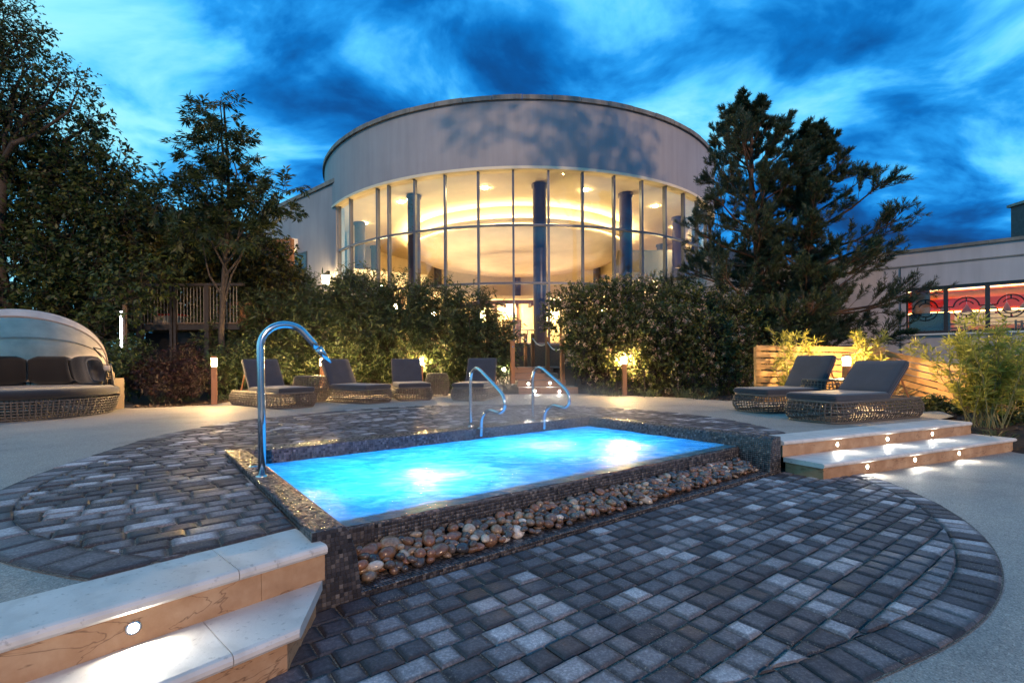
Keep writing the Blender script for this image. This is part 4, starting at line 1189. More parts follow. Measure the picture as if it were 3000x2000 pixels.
# ================================================================== pines
def pine(label, base, top, prof, nwh, seed):
    """prof: (height fraction, left reach, right reach) in metres"""
    g = np.random.default_rng(seed)
    b0, b1 = np.array(base, float), np.array(top, float); H = b1[2]-b0[2]
    tp = [b0 + (b1-b0)*t + np.array((.12*math.sin(t*7+seed), .05*math.cos(t*5), 0))*(t < 1) for t in np.linspace(0, 1, 9)]
    parts = [mb_np(trunk_mesh([tuple(p) for p in tp], [.15*(1-t)**.8+.02 for t in np.linspace(0, 1, 9)], 8))]
    hs, ls, rs2 = zip(*prof)
    S, D, Lb = [], [], []
    for i in range(nwh):
        f = .10 + .88*(i + .5*g.uniform())/nwh
        n = g.integers(4, 7); a0 = g.uniform(0, 6.28)
        for k in range(n):
            a = a0 + 2*math.pi*k/n + g.normal()*.3
            lx, rx = np.interp(f, hs, ls), np.interp(f, hs, rs2)
            reach = (rx if math.cos(a) > 0 else lx)*abs(math.cos(a)) + .75*(lx+rx)/2*abs(math.sin(a))
            el = .05 + .95*f**1.6 + g.normal()*.1
            p = b0 + (b1-b0)*f
            S.append(p); D.append((math.cos(a)*math.cos(el), math.sin(a)*math.cos(el), math.sin(el))); Lb.append(max(.25, reach*g.uniform(.75, 1.12)))
    S, D, Lb = np.array(S), np.array(D), np.array(Lb)
    r = .012 + .016*Lb
    mid = S + D*(Lb*.55)[:, None]; D2 = unit(D + np.array((0, 0, .22)))
    parts += [tubes(S, D, Lb*.57, r, r*.6, 5), tubes(mid, D2, Lb*.45, r*.6, r*.2, 4)]
    s1, d1, l1 = kids(S, D, Lb*.55, 5, .2, 1, .85, .5, .2, g, taper=.2)
    s2, d2, l2 = kids(mid, D2, Lb*.45, 9, .0, 1, .75, .75, .3, g, taper=.4)
    sh_s = np.concatenate([s1, s2]); sh_d = np.concatenate([d1, d2]); sh_l = np.clip(np.concatenate([l1, l2]), .16, .8)
    parts.append(tubes(sh_s, sh_d, sh_l, .008, .004, 3))
    s3, d3, l3 = kids(sh_s, sh_d, sh_l, 4, .25, 1, .6, .6, .42, g, taper=.3)
    tS = np.concatenate([sh_s + sh_d*(sh_l*.55)[:, None], s3, mid + D2*(Lb*.33)[:, None], b1[None] - np.array([[0, 0, .3]])])
    tD = np.concatenate([unit(sh_d + np.array((0, 0, .3))), d3, D2, np.array([[0, 0, 1.0]])])
    tL = np.concatenate([sh_l*.45, np.clip(l3, .10, .34), Lb*.14, np.array([.42])])
    parts.append(tubes(tS, tD, tL, .007, .004, 3))
    # needles: narrow blades standing off every shoot tip
    nn = 40
    P, nd, _ = kids(tS, tD, tL, nn, .05, 1.05, .62, 1, .08, g, .2)
    k = g.uniform(.75, 1.25, len(P))
    need = leaf_quads(P, nd, unit(g.normal(size=nd.shape)), .115*k, .0125*k, 0)
    return emit_plant('pine_tree', label, 'pine tree', base, join(parts), need, M['pinebark'], M['needle'], 'pine trees')
p1b, p1t = A(2225, 1000, 14.2), A(2205, 318, 14.2)
pine('taller left pine tree with a broad pointed crown beside the rotunda', (p1b.x, 14.2, .2), tuple(p1t), [(0, 1.6, 1.2), (.22, 2.55, 1.6), (.35, 1.9, 1.6), (.5, 1.75, 1.5), (.65, 1.7, 1.3), (.82, 1.25, 1.1), (1, .35, .35)], 15, 31)
p2b, p2t = A(2345, 1000, 13.6), A(2382, 362, 13.9)
pine('right pine tree with long branches reaching toward the low wing', (p2b.x, 13.6, .2), tuple(p2t), [(0, 1.2, 1.4), (.15, 1.6, 2.3), (.30, 1.6, 2.5), (.42, 1.3, 1.7), (.55, 1.3, 1.8), (.68, .9, 1.2), (.8, .55, .8), (.92, .28, .34), (1, .2, .25)], 14, 37)

# ================================================================== bamboo clumps, grasses, small plants
def bamboo(label, base, canes, h, spread, lean, seed, lm='leaf_lamplit', n=11):
    g = np.random.default_rng(seed); b = np.array(base, float)
    S = b + np.concatenate([g.normal(size=(canes, 2))*spread*.28, np.zeros((canes, 1))], 1)
    D = unit(np.concatenate([g.normal(size=(canes, 2))*spread*.55 + np.array(lean)[None], np.full((canes, 1), 1.0)], 1))
    Lc = h*g.uniform(.55, 1.05, canes)
    mid = S + D*(Lc*.6)[:, None]; D2 = unit(D + g.normal(size=D.shape)*.16)
    parts = [tubes(S, D, Lc*.62, .006, .005, 5), tubes(mid, D2, Lc*.42, .005, .002, 4)]
    s1, d1, l1 = kids(S, D, Lc*.6, 6, .3, 1, .6, .22, .15, g)
    s2, d2, l2 = kids(mid, D2, Lc*.42, 8, .0, 1, .6, .34, .1, g)
    s, d, l = np.concatenate([s1, s2]), np.concatenate([d1, d2]), np.clip(np.concatenate([l1, l2]), .08, .4)
    parts.append(tubes(s, d, l, .003, .0015, 3))
    leaf = leaves_on(s, d, l, n, .105, .017, g, ang=.65, droop=-.3, t0=.2, flat=.3)
    return emit_plant('bamboo', label, 'bamboo', base, join(parts), leaf, M['cane'], M[lm], 'bamboos along the fence', None, 'foliage', 'canes')
def at_base(px, Y, z=0.0):
    x = (px - CX) / F * Y
    return (x, Y, z)
bamboo('small bamboo in front of the left end of the timber fence', at_base(2325, 9.35, -.03), 16, 1.45, .42, (.12, 0), 41, n=8)
bamboo('bushy bamboo beside the short bollard and wicker table', at_base(2540, 9.25, -.03), 18, 1.42, .40, (.03, 0), 42, n=9)
bamboo('large bright yellow green bamboo at the end of the stone steps', (6.42, 6.7, -.12), 44, 1.46, .33, (-.05, 0), 43, n=10)
bamboo('yellow green bamboo at the right edge of the garden', (7.35, 7.0, -.1), 30, 1.22, .42, (-.02, .05), 44)
def tuft(name, label, cat, base, n, h, w, spread, seed, lm, group, arch=.5):
    g = np.random.default_rng(seed); b = np.array(base, float)
    az = g.uniform(0, 6.28, n); out = np.stack([np.cos(az), np.sin(az), np.zeros(n)], 1)
    P = b + out*g.uniform(0, .05, n)[:, None]*spread*4
    l = h*g.uniform(.6, 1.2, n)
    el = g.uniform(.35, 1.0, n)[:, None]*spread
    d1 = unit(out*el + np.array((0, 0, 1.0))); d2 = unit(d1 + out*.6 + np.array((0, 0, -arch)))
    sd = unit(np.cross(d1, np.array((0, 0, 1.0)) + .3*g.normal(size=d1.shape)))
    m = P + d1*(l*.55)[:, None]; t = m + d2*(l*.5)[:, None]; W = w*g.uniform(.7, 1.2, n)[:, None]
    V_ = np.stack([P - sd*W*.35, P + sd*W*.35, m + sd*W*.5, m - sd*W*.5, t], 1).reshape(-1, 3)
    i = np.arange(n)*5
    F_ = np.concatenate([np.stack([i, i+1, i+2, i+3], 1), np.stack([i+3, i+2, i+4, i+4], 1)])
    me = bpy.data.meshes.new(name)
    fs_ = [tuple(f) if f[2] != f[3] else tuple(f[:3]) for f in F_.tolist()]
    me.from_pydata((V_ - b).tolist(), [], fs_); me.update()
    o = link(name, me, M[lm]); o.location = base
    return tag(o, label, cat, group)
tuft('strap_leaf_plant', 'buff strap leaved plant behind the near right lounger', 'plant', at_base(2610, 8.1, -.03), 34, .62, .040, 1.2, 51, 'leaf_strap', 'strap leaved plants', .25)
tuft('strap_leaf_plant', 'buff strap leaved plant behind the back of the far right lounger', 'plant', at_base(2400, 8.85, -.03), 26, .66, .036, .7, 52, 'leaf_strap', 'strap leaved plants', .2)
spots = [(390, 1150, 'grass tuft nearest the wicker daybed'), (470, 1165, 'second grass tuft between daybed and first bollard'), (555, 1160, 'grass tuft just left of the first bollard'), (668, 1158, 'grass tuft between first bollard and left lounger'), (640, 1135, 'grass tuft behind the first bollard'),
         (1745, 1146, 'yellow grass tuft right of the wooden steps'), (1790, 1150, 'grass tuft left of the bollard by the flowering shrub'), (1900, 1152, 'grass tuft right of the bollard by the flowering shrub'), (2005, 1155, 'broad grass tuft under the flowering shrub'), (2055, 1160, 'grass tuft left of the far right lounger'), (2085, 1150, 'grass tuft behind the far right lounger foot'), (2560, 1120, 'grass tuft behind the wicker side table on the right'), (1715, 1135, 'small grass tuft beside the rope posts')]
for i, (px, py, lab) in enumerate(spots):
    p = G(px, py + 12, 0); Yv = min(p.y, 13.2) + .25
    b = at_base(px, Yv, -.04)
    tuft('grass_tuft', 'arching green ' + lab, 'grass', b, 60, .30 + .08*(i % 3), .012, .95, 60 + i, 'leaf_grass', 'grass tufts in the planting beds', .7)
tuft('grass_tuft', 'low green grass tuft on the mulch beside the long stone steps', 'grass', (6.1, 6.25, -.2), 50, .2, .012, 1.0, 80, 'leaf_grass', 'grass tufts in the planting beds', .7)
def low_shrub(name, label, cat, spec, Y0, n, leafn, Lf, Wf, seed, lm, base, twig=.25):
    g = np.random.default_rng(seed); cs, rs_ = lump_list(spec, Y0)
    S, D = lumps(cs, rs_, n, g, .35); D = unit(D + g.normal(size=D.shape)*.4 + np.array((0, 0, .2)))
    Lt = twig*g.uniform(.6, 1.3, n)
    parts = [tubes(S - D*(Lt*.3)[:, None], D, Lt, .005, .002, 3)]
    d = np.array(cs) - np.array(base)[None]; l = np.linalg.norm(d, axis=1)
    parts.append(tubes(np.repeat(np.array(base)[None], len(cs), 0), d/l[:, None], l, .02, .008, 5))
    return emit_plant(name, label, cat, base, join(parts), leaves_on(S, D, Lt, leafn, Lf, Wf, g, droop=-.4), M['bark'], M[lm], None, None, 'foliage', 'stems')
low_shrub('red_maple', 'low dark purple maple shrub between daybed and first bollard', 'shrub', [(430, 1100, 45, 0, .7), (490, 1075, 45, .2, .8), (540, 1055, 34, .3), (550, 1105, 42, 0, .8), (480, 1125, 50, -.2, .6), (590, 1122, 26, -.1)], 10.8, 620, 9, .085, .022, 91, 'leaf_red', (-7.4, 10.9, -.02))
low_shrub('ground_shrub', 'dark green ground shrub beside the end of the wicker daybed', 'shrub', [(345, 1075, 40, .4), (385, 1090, 45, 0), (330, 1120, 40, -.2), (400, 1045, 35, .6), (310, 1060, 40, .8)], 10.9, 700, 9, .08, .04, 92, 'leaf_dark', (-8.8, 11.0, -.02))
low_shrub('ground_shrub', 'dark shrub behind the first left lounger and bollard', 'shrub', [(660, 1085, 45, .2), (700, 1060, 50, .5), (745, 1075, 45, .6), (640, 1110, 35, 0), (800, 1085, 45, .8)], 11.6, 800, 9, .09, .035, 93, 'leaf_bamboo', (-6.6, 11.9, -.02))
low_shrub('ground_shrub', 'low reddish shrub at the foot of the flowering shrub', 'shrub', [(1760, 1090, 28, 0), (1735, 1105, 25, 0)], 12.2, 260, 8, .06, .02, 94, 'leaf_red', (2.2, 12.2, -.02))
low_shrub('ground_shrub', 'small green shrub at the base of the sloping fence', 'shrub', [(2680, 1205, 30, .2, .7), (2720, 1200, 34, .3, .7), (2760, 1205, 34, .2, .8), (2640, 1205, 24, .2, .6)], 7.6, 420, 8, .065, .03, 95, 'leaf_shrub', (6.25, 7.7, -.12), .14)
low_shrub('ground_shrub', 'reddish green leafy shrub behind the large bamboo', 'shrub', [(2940, 1110, 40, 0), (2990, 1130, 45, 0), (2960, 1160, 35, 0)], 8.6, 420, 8, .07, .03, 96, 'leaf_gold', (8.7, 8.6, -.1), .2)
low_shrub('ground_shrub', 'mid green shrub at the right frame edge by the bark mulch', 'shrub', [(2950, 1245, 32, 0, .7), (3000, 1240, 40, 0, .7)], 6.9, 260, 8, .07, .03, 97, 'leaf_shrub', (6.9, 6.9, -.15), .15)
# bark chips
g = np.random.default_rng(77); nC = 3400
e0 = np.array(edge_back); 
ci = g.uniform(2, len(edge_back)-1.01, nC); k = ci.astype(int); w = (ci-k)[:, None]
cp = e0[k]*(1-w) + e0[np.minimum(k+1, len(e0)-1)]*w; dd = g.uniform(0, 1, nC)**1.8*1.3 + .03
cpx = cp[:, 0] + cp[:, 0]/np.maximum(3, cp[:, 1])*dd; cpy = cp[:, 1] + dd
cz = np.array([bed_h(a, b) for a, b in zip(cpx, cpy)]) + .02
n2c = 1400; sx = g.uniform(0, 1, n2c); ty = g.uniform(0, .6, n2c)
x2 = 5.85 + 5.5*sx + .5*ty*(1-sx); y2 = 5.75 + 4.2*ty + .35*sx; z2 = LOW - .06 + .34*np.minimum(1, sx*3.5 + ty*1.2) + .025*np.sin(x2*5)*np.cos(y2*6) + .012
Pc = np.stack([np.concatenate([cpx, x2]), np.concatenate([cpy, y2]), np.concatenate([cz, z2])], 1)
dc = unit(g.normal(size=Pc.shape)*np.array((1, 1, .35))); kc = g.uniform(.5, 1.5, len(Pc))
vch, fch = leaf_quads(Pc, dc, unit(np.array((0, 0, 1.0)) + .5*g.normal(size=Pc.shape)), .06*kc, .026*kc, .1)
tag(np_mesh('bark_chips', vch, fch, M['chip'], kind='stuff'), 'loose brown bark chips over the planting beds', 'mulch')
#@@PART3
# ================================================================== rotunda
RC = Vector((.4, 26.7, 0)); RG = 9.6; RW = 9.78
def rc(phi, r, z=0.0):
    """point of the rotunda; phi in degrees from the camera side, clockwise to the right"""
    a = R_(phi); return Vector((r*math.sin(a), -r*math.cos(a), z))
rot = thing('rotunda', 'round two storey building with curved glass front and pale drum wall', 'building', tuple(RC))
def arc_band(name, r0, r1, z0, z1, p0, p1, m, parent, n=64, smooth=False, kind=None):
    b = MB(); vs_ = []
    for i in range(n + 1):
        p = p0 + (p1-p0)*i/n
        vs_ += [rc(p, r1, z0), rc(p, r1, z1), rc(p, r0, z1), rc(p, r0, z0)]
    fs_ = []
    for i in range(n):
        for k in range(4): fs_.append((i*4+k, (i+1)*4+k, (i+1)*4+(k+1) % 4, i*4+(k+1) % 4))
    fs_ += [(0, 1, 2, 3), (n*4+3, n*4+2, n*4+1, n*4)]
    return b.add(vs_, fs_).build(name, m, parent, smooth=smooth, kind=kind)
ZB, Z2, Z1_, ZH, ZT = 1.45, 3.52, 5.52, 7.50, 9.74
arc_band('drum_wall', RW - .3, RW, ZH, ZT, -180, 180, M['render'], rot, 160)
arc_band('soffit_trim', RG - .12, RW + .015, ZH - .10, ZH - .003, -95, 95, M['cream'], rot, 90)
n_c = 60
for i in range(n_c):
    p = -180 + 360*i/n_c
    if abs(p + 3) > 95: continue
    arc_band('coping_stone', RW - .34, RW + .09, ZT + .002, ZT + .15 + .012*(i % 2), p + .06, p + 360/n_c - .06, M['coping'], rot, 4)
arc_band('plinth', RG - .3, RG + .06, -.1, ZB - .13, -100, 100, M['render'], rot, 80)
arc_band('window_sill', RG - .3, RG + .14, ZB - .128, ZB, -95, 95, M['frame'], rot, 80)
angs = [-1.94 + 7.27*k for k in range(-9, 10)]
angs[angs.index(-1.94 + 7.27*-5)] = -34.64
for p in angs:
    o = MB().box((0, 0, 0), (.07, .15, ZH - ZB - .1)).build('mullion', M['frame'], rot)
    o.location = rc(p, RG, (ZH + ZB - .1)/2); o.rotation_euler = (0, 0, R_(p))
rows_z = [(ZB, Z2), (Z2, Z1_), (Z1_, ZH - .1)]
for a, b in zip(angs[:-1], angs[1:]):
    for k, (z0, z1) in enumerate(rows_z):
        if k: arc_band('transom', RG - .055, RG + .055, z0 - .035, z0 + .035, a + .22, b - .22, M['frame'], rot, 3)
        pa, pb = rc(a + .2, RG), rc(b - .2, RG); mid = (pa+pb)/2; d = pb - pa
        o = MB().box((0, 0, 0), (d.length, .012, z1 - z0 - (.074 if k else .045))).build('pane', M['glass'], rot)
        o.location = (mid.x, mid.y, (z0+z1)/2 + (.0 if k else -.012)); o.rotation_euler = (0, 0, math.atan2(d.y, d.x))
# solid wall behind on the far half
arc_band('rear_wall', RG - .25, RG, -.1, ZH - .11, 68, 292, M['render'], rot, 60)
# interior
MB().lathe([(0, ZB - .02), (RG - .2, ZB - .02)], 64).build('floor', M['floor_in'], rot)
MB().lathe([(0, 7.42), (RG - .1, 7.42)][::-1], 64).build('ceiling', M['cream'], rot)
arc_band('inner_wall', 7.15, 7.3, ZB - .01, 5.05, 78, 282, M['cream'], rot, 60)
arc_band('upper_gallery_wall', 8.7, 8.85, 4.9, 7.41, 78, 282, M['cream'], rot, 60)
arc_band('gallery_slab', 5.2, 8.7, 4.85, 5.06, 60, 300, M['cream'], rot, 60)
MB().lathe([(0, 6.1), (3.4, 6.1), (4.6, 6.15), (5.2, 6.28), (5.55, 6.5), (5.68, 6.8), (5.7, 7.1), (5.7, 7.415)], 72).build('ceiling_bowl', M['mauve'], rot, smooth=True)
for p in (-66, -31, 4.6, 30, 62, 100, 140, 180, 220, 260):
    c = rc(p, 8.25); 
    o = MB().lathe([(.30, 0), (.30, .1), (.25, .14), (.25, 5.80), (.30, 5.84), (.30, 5.95)], 24).build('column', M['column'], rot, smooth=True)
    o.location = (c.x, c.y, ZB)
# dark timber rail and posts across the inner room, doors
for p in range(84, 280, 12):
    o = MB().box((0, 0, 0), (.14, .1, 3.3)).build('wall_post', M['brown'], rot); o.location = rc(p, 7.08, ZB + 1.66); o.rotation_euler = (0, 0, R_(p))
arc_band('pergola_beam', 4.3, 4.5, 3.42, 3.58, -52, 30, M['brown'], rot, 24)
for p in range(-50, 31, 8):
    o = MB().box((0, 0, 0), (.12, .9, .14)).build('pergola_rafter', M['brown'], rot); o.location = rc(p, 4.45, 3.36); o.rotation_euler = (0, 0, R_(p))
for p in (-52, -20, 30):
    o = MB().box((0, 0, 0), (.14, .14, 2.0)).build('pergola_post', M['brown'], rot); o.location = rc(p, 4.4, ZB + .98)
# uplights on the rim of the bowl, ceiling lamps and wall lamps
M['lamp_cove'] = emit('uplight_lamp', (1.0, .73, .32), 62.0)
M['lamp_room'] = emit('room_lamp', (1.0, .73, .33), 520.0)
MB().lathe([(5.72, 6.78), (5.86, 6.78)], 72).build('cove_light', M['lamp_cove'], rot)
MB().lathe([(5.705, 6.70), (5.90, 6.70), (5.90, 6.86), (5.88, 6.86), (5.88, 6.72), (5.705, 6.72)], 72).build('cove_trough', M['cream'], rot, smooth=False)
for k in range(9):  # added discs hidden below the sill, lighting the underside of the bowl
    o = MB().lathe([(0, .0), (.20, .0)], 14).build('hidden_fill_disc', emit('hidden_fill_disc_%d' % k, (1.0, .75, .38), 185.0), rot); o.location = rc(-70 + 17.5*k, 5.6, ZB + .02)
for p in (150, 180, 210):
    o = MB().lathe([(0, -.03), (.16, -.03), (.19, 0)], 16).build('downlight', M['lamp_room'], rot); o.location = rc(p + 5, 6.6, 4.84)
for p in range(-70, 71, 28):
    o = MB().lathe([(0, -.02), (.09, -.02), (.11, 0)], 14).build('downlight', M['lamp_room'], rot); o.location = rc(p + 4, 8.0, 7.41)
for p in (100, 130, 160, 200, 230, 262):
    o = MB().box((0, 0, 0), (.16, .12, .34)).build('wall_lamp', M['lamp_room'], rot); o.location = rc(p, 6.95, 3.9); o.rotation_euler = (0, 0, R_(p))
for p in (-50, 50):
    o = MB().box((0, 0, 0), (.12, .10, .22)).build('wall_lamp', M['lamp_room'], rot); o.location = rc(p, 8.0, 4.1)
# recliner just inside the glass
rl = thing('slatted_recliner', 'orange brown slatted recliner behind the rotunda glass', 'recliner', tuple(RC + rc(-2.6, 8.6, ZB)), R_(8))
for i in range(12):
    MB().box((0, .26 - .02*i, .30 + .052*i), (.62, .025, .042)).build('back_slat', M['cedar'], rl)
for s_ in (-1, 1):
    MB().box((s_*.33, .14, .58), (.05, .06, .66), Matrix.Rotation(R_(21), 3, 'X')).build('back_rail', M['cedar'], rl)
    MB().box((s_*.33, -.3, .28), (.05, 1.2, .06)).build('side_rail', M['cedar'], rl)
    for y_ in (-.8, .25): MB().box((s_*.33, y_, .13), (.05, .05, .25)).build('leg', M['cedar'], rl)
for i in range(10): MB().box((0, -.85 + .11*i, .315), (.60, .08, .02)).build('seat_slat', M['cedar'], rl)
tb = thing('side_table', 'small round metal legged table beside the slatted recliner', 'table', tuple(RC + rc(1.4, 8.9, ZB)))
MB().lathe([(0, .50), (.22, .50), (.22, .48), (0, .48)], 20).build('table_top', M['white'], tb)
for k in range(3):
    a = k*2.1; MB().tube([(.18*math.cos(a), .18*math.sin(a), 0), (.1*math.cos(a), .1*math.sin(a), .48)], .012, 6).build('leg', M['steel'], tb)

# flat wall running off to the left of the drum
wl = thing('side_building', 'pale rendered flat wall building left of the rotunda', 'building', (-7.6, 20.8, 0))
w0, w1 = Vector((-7.55, 21.05, 0)), Vector((-13.2, 25.9, 0)); dw = (w1-w0).normalized(); nw_ = Vector((-dw.y, dw.x, 0))
if nw_.y > 0: nw_ = -nw_
def wbox(name, s0, s1, z0, z1, off, th, m, parent=None):
    c = w0 + dw*((s0+s1)/2) + nw_*(off - th/2) - Vector((-7.6, 20.8, 0))
    o = MB().box((0, 0, 0), (s1-s0, th, z1-z0)).build(name, m, parent or wl)
    o.location = (c.x, c.y, (z0+z1)/2); o.rotation_euler = (0, 0, math.atan2(dw.y, dw.x)); return o
wbox('wall', -.2, 7.5, -.2, 8.42, 0, .4, M['render']); wbox('roof_edge', -.2, 7.55, 8.425, 8.6, .08, .55, M['coping'])
wbox('window', 2.3, 3.9, 5.0, 5.9, .02, .06, M['darkframe']); wbox('window_pane', 2.4, 3.8, 5.08, 5.8, .03, .02, M['glass2'])
wbox('vent_box', 3.2, 3.55, 6.1, 6.6, .25, .25, M['white'])
for i in range(6): wbox('louvre', 5.2, 7.2, 5.7 + .16*i, 5.78 + .16*i, .22, .2, M['white'])
# wall lantern
lt = A(954, 818, 20.3)
wn = thing('wall_lantern', 'bright glowing wall lantern at the left edge of the rotunda', 'lantern', tuple(lt))
MB().lathe([(0, -.2), (.11, -.2), (.15, .14), (0, .14)], 12).build('lamp_glass', emit('lantern_glass', (1.0, .70, .34), 420.0), wn)
MB().lathe([(.02, .27), (.2, .16), (.2, .142), (.0, .142)], 12).build('cap', M['blackmetal'], wn)
MB().tube([(0, 0, .2), (0, .15, .3), (0, .3, .3)], .02, 6).build('bracket', M['blackmetal'], wn)
MB().box((0, .30, .25), (.12, .03, .3)).build('back_plate', M['blackmetal'], wn)

# raised timber screen
def board_fence(name, label, p0, p1, z0, z1, nb, gap, th, m, posts, slope=0.0, group=None):
    """horizontal boards between p0 and p1; slope tilts them in the plane of the fence"""
    p0, p1 = Vector((*p0, 0)), Vector((*p1, 0)); d = p1-p0; ln = d.length; d.normalize()
    f = thing(name, label, 'fence', (p0.x, p0.y, z0), math.atan2(d.y, d.x), group)
    h = (z1 - z0 + gap)/nb - gap
    r_ = random.Random(len(label))
    for i in range(nb):
        zc = (h+gap)*i + h/2
        o = MB().bbox((0, 0, 0), (ln/math.cos(slope), th, h), .004).build('board', m, f)
        o.location = (ln/2, r_.uniform(-.002, .002), zc - math.tan(slope)*ln/2 + r_.uniform(-.003, .003)); o.rotation_euler = (0, slope + r_.uniform(-.002, .002), 0)
    for s_ in posts:
        x = ln*s_
        MB().box((x, th/2 + .052, (z1-z0)/2 - math.tan(slope)*x - .15), (.1, .1, z1-z0 + .25)).build('post', m, f)
    return f
board_fence('timber_screen', 'raised orange timber slat screen in front of the flat wall', tuple(A(735, 700, 17.2)[:2]), tuple(A(853, 700, 16.4)[:2]), A(800, 800, 16.8).z - .9, A(800, 705, 16.8).z, 15, .022, .03, M['screen'], (.02, .5, .98))
# ================================================================== low wing on the right
W0 = A(2615, 738, 15.0); dWg = Vector((.759, -.651, 0)); nWg = Vector((-.651, -.759, 0))
W0 = Vector((W0.x, 15.0, 0))
wing = thing('restaurant_wing', 'low pale wing with a wide window showing a red lit restaurant', 'building', tuple(W0), math.atan2(dWg.y, dWg.x))
def wing_s(px):
    a = (px - CX)/F
    return (a*W0.y - W0.x)/(dWg.x - a*dWg.y)
def wing_z(px, py):
    s_ = wing_s(px); Y = W0.y + dWg.y*s_
    return A(px, py, Y).z
def gbox(name, s0, s1, z0, z1, y0, y1, m, parent=None):
    o = MB().box(((s0+s1)/2, (y0+y1)/2, (z0+z1)/2), (s1-s0, y1-y0, z1-z0)).build(name, m, parent or wing); return o
s_l, s_r = wing_s(2655), 5.2
zs, zh, ztop = wing_z(2750, 975), wing_z(2750, 838), wing_z(2800, 725)
SE = -7.5
gbox('wall', SE, s_l, -.8, ztop, 0, .35, M['render2'])
gbox('wall', s_l, 6.0, -.8, zs - .06, 0, .35, M['render2'])
gbox('wall', s_l, 6.0, zh, ztop, 0, .35, M['render2'])
gbox('wall', s_r, 6.0, zs - .06, zh, 0, .35, M['render2'])
gbox('string_course', SE, 6.02, ztop - .42, ztop - .38, -.025, .1, M['coping'])
for i in range(14): gbox('coping_stone', SE + .96*i + .004, SE + .96*(i+1) - .004, ztop + .002, ztop + .09, -.06, .42, M['coping'])
gbox('window_sill', s_l - .05, s_r + .05, zs - .058, zs - .012, -.09, .12, M['white'])
mull = [s_l, wing_s(2772), wing_s(2895), wing_s(2895)*2 - wing_s(2772) + .05, s_r]
gbox('window_frame', s_l, s_r, zs - .01, zs + .07, .05, .15, M['darkframe']); gbox('window_frame', s_l, s_r, zh - .08, zh, .05, .15, M['darkframe'])
for s_ in mull: gbox('window_mullion', s_ - .05, s_ + .05, zs + .07, zh - .08, .05, .15, M['darkframe'])
def ring_motif(pane, cx, cz, r, w, a0, a1):
    b = MB(); vs_ = []; n = 18
    for i in range(n+1):
        a = R_(a0 + (a1-a0)*i/n)
        for rr in (r - w/2, r + w/2):
            for y_ in (.068, .074): vs_.append((cx + rr*math.cos(a), y_, cz + rr*math.sin(a)))
    fs_ = []
    for i in range(n):
        o, q = i*4, (i+1)*4
        fs_ += [(o, q, q+2, o+2), (o+1, o+3, q+3, q+1), (o, o+1, q+1, q), (o+2, q+2, q+3, o+3)]
    return b.add(vs_, fs_).build('ring_arc', M['blackmetal'], pane)
for a, b in zip(mull[:-1], mull[1:]):
    pn = gbox('pane', a + .05, b - .05, zs + .07, zh - .08, .085, .097, M['glass2'])
    cx_, cz_ = (a+b)/2, zs + (zh-zs)*.50
    for sgn in (1, -1):
        c_ = (5, 175) if sgn > 0 else (185, 355)
        ring_motif(pn, cx_, cz_ + sgn*.035, .27, .034, *c_)
        ring_motif(pn, cx_, cz_ + sgn*.035, .165, .03, c_[0] + 20, c_[1] - 20)
        MB().box((cx_, .071, cz_ + sgn*.25), (.03, .006, .10)).build('motif_bar', M['blackmetal'], pn)
        for s2 in (-1, 1): MB().box((cx_ + s2*.345, .071, cz_ + sgn*.058), (.16, .006, .03)).build('motif_bar', M['blackmetal'], pn)
# restaurant room behind the glass
D_ = 5.5
gbox('room_floor', s_l - .5, 6.0, zs - .75, zs - .70, .36, D_, M['brown'])
gbox('room_ceiling', s_l - .5, 6.0, zh + .12, zh + .2, .36, 1.6, M['white'])
gbox('red_ceiling', s_l - .5, 6.0, zh - .02, zh + .06, 1.62, D_, M['red'])
gbox('rear_wall', s_l - .5, 6.0, zs - .7, zh + .1, D_, D_ + .1, M['peach'])
gbox('room_side_wall', s_l - .62, s_l - .5, zs - .7, zh + .1, .36, D_, M['cream'])
gbox('room_side_wall', 6.0, 6.1, zs - .7, zh + .1, .36, D_, M['peach'])
gbox('serving_counter', s_l + .9, 6.0, zs - .7, zs + .25, D_ - 1.0, D_ - .5, M['redseat'])
gbox('kitchen_hatch', s_l + 1.2, 4.6, zs + .45, zs + .95, D_ - .05, D_ - .012, emit('bright_kitchen_hatch', (1.0, .60, .28), .55))
for i in range(3): gbox('shelf', s_l + 1.25, 4.55, zs + .52 + .15*i, zs + .535 + .15*i, D_ - .3, D_ - .1, M['brown'])
for i in range(17): gbox('shelf_bottle', s_l + 1.3 + .19*i, s_l + 1.36 + .19*i, zs + .54 + .15*(i % 3), zs + .62 + .15*(i % 3), D_ - .25, D_ - .18, M['redseat'] if i % 2 else M['brown'])
gbox('red_bulkhead', s_l - .5, 6.0, zh - .42, zh - .04, D_ - 1.4, D_ - 1.3, M['red'])
gbox('cove_light', s_l - .4, 5.9, zh - .50, zh - .46, D_ - 1.42, D_ - 1.36, emit('amber_cove_light', (1.0, .45, .09), 24.0))
gbox('cove_light', s_l, 5.9, zh + .02, zh + .05, 1.5, 1.58, emit('amber_edge_light', (1.0, .55, .16), 7.0))
gbox('bamboo_blind', s_l + .12, s_l + .55, zs + .5, zh - .05, .5, .56, M['screen'])
gbox('dark_partition', s_l + .05, s_l + 1.0, zs - .6, zs + .62, .45, .52, M['darkframe'])
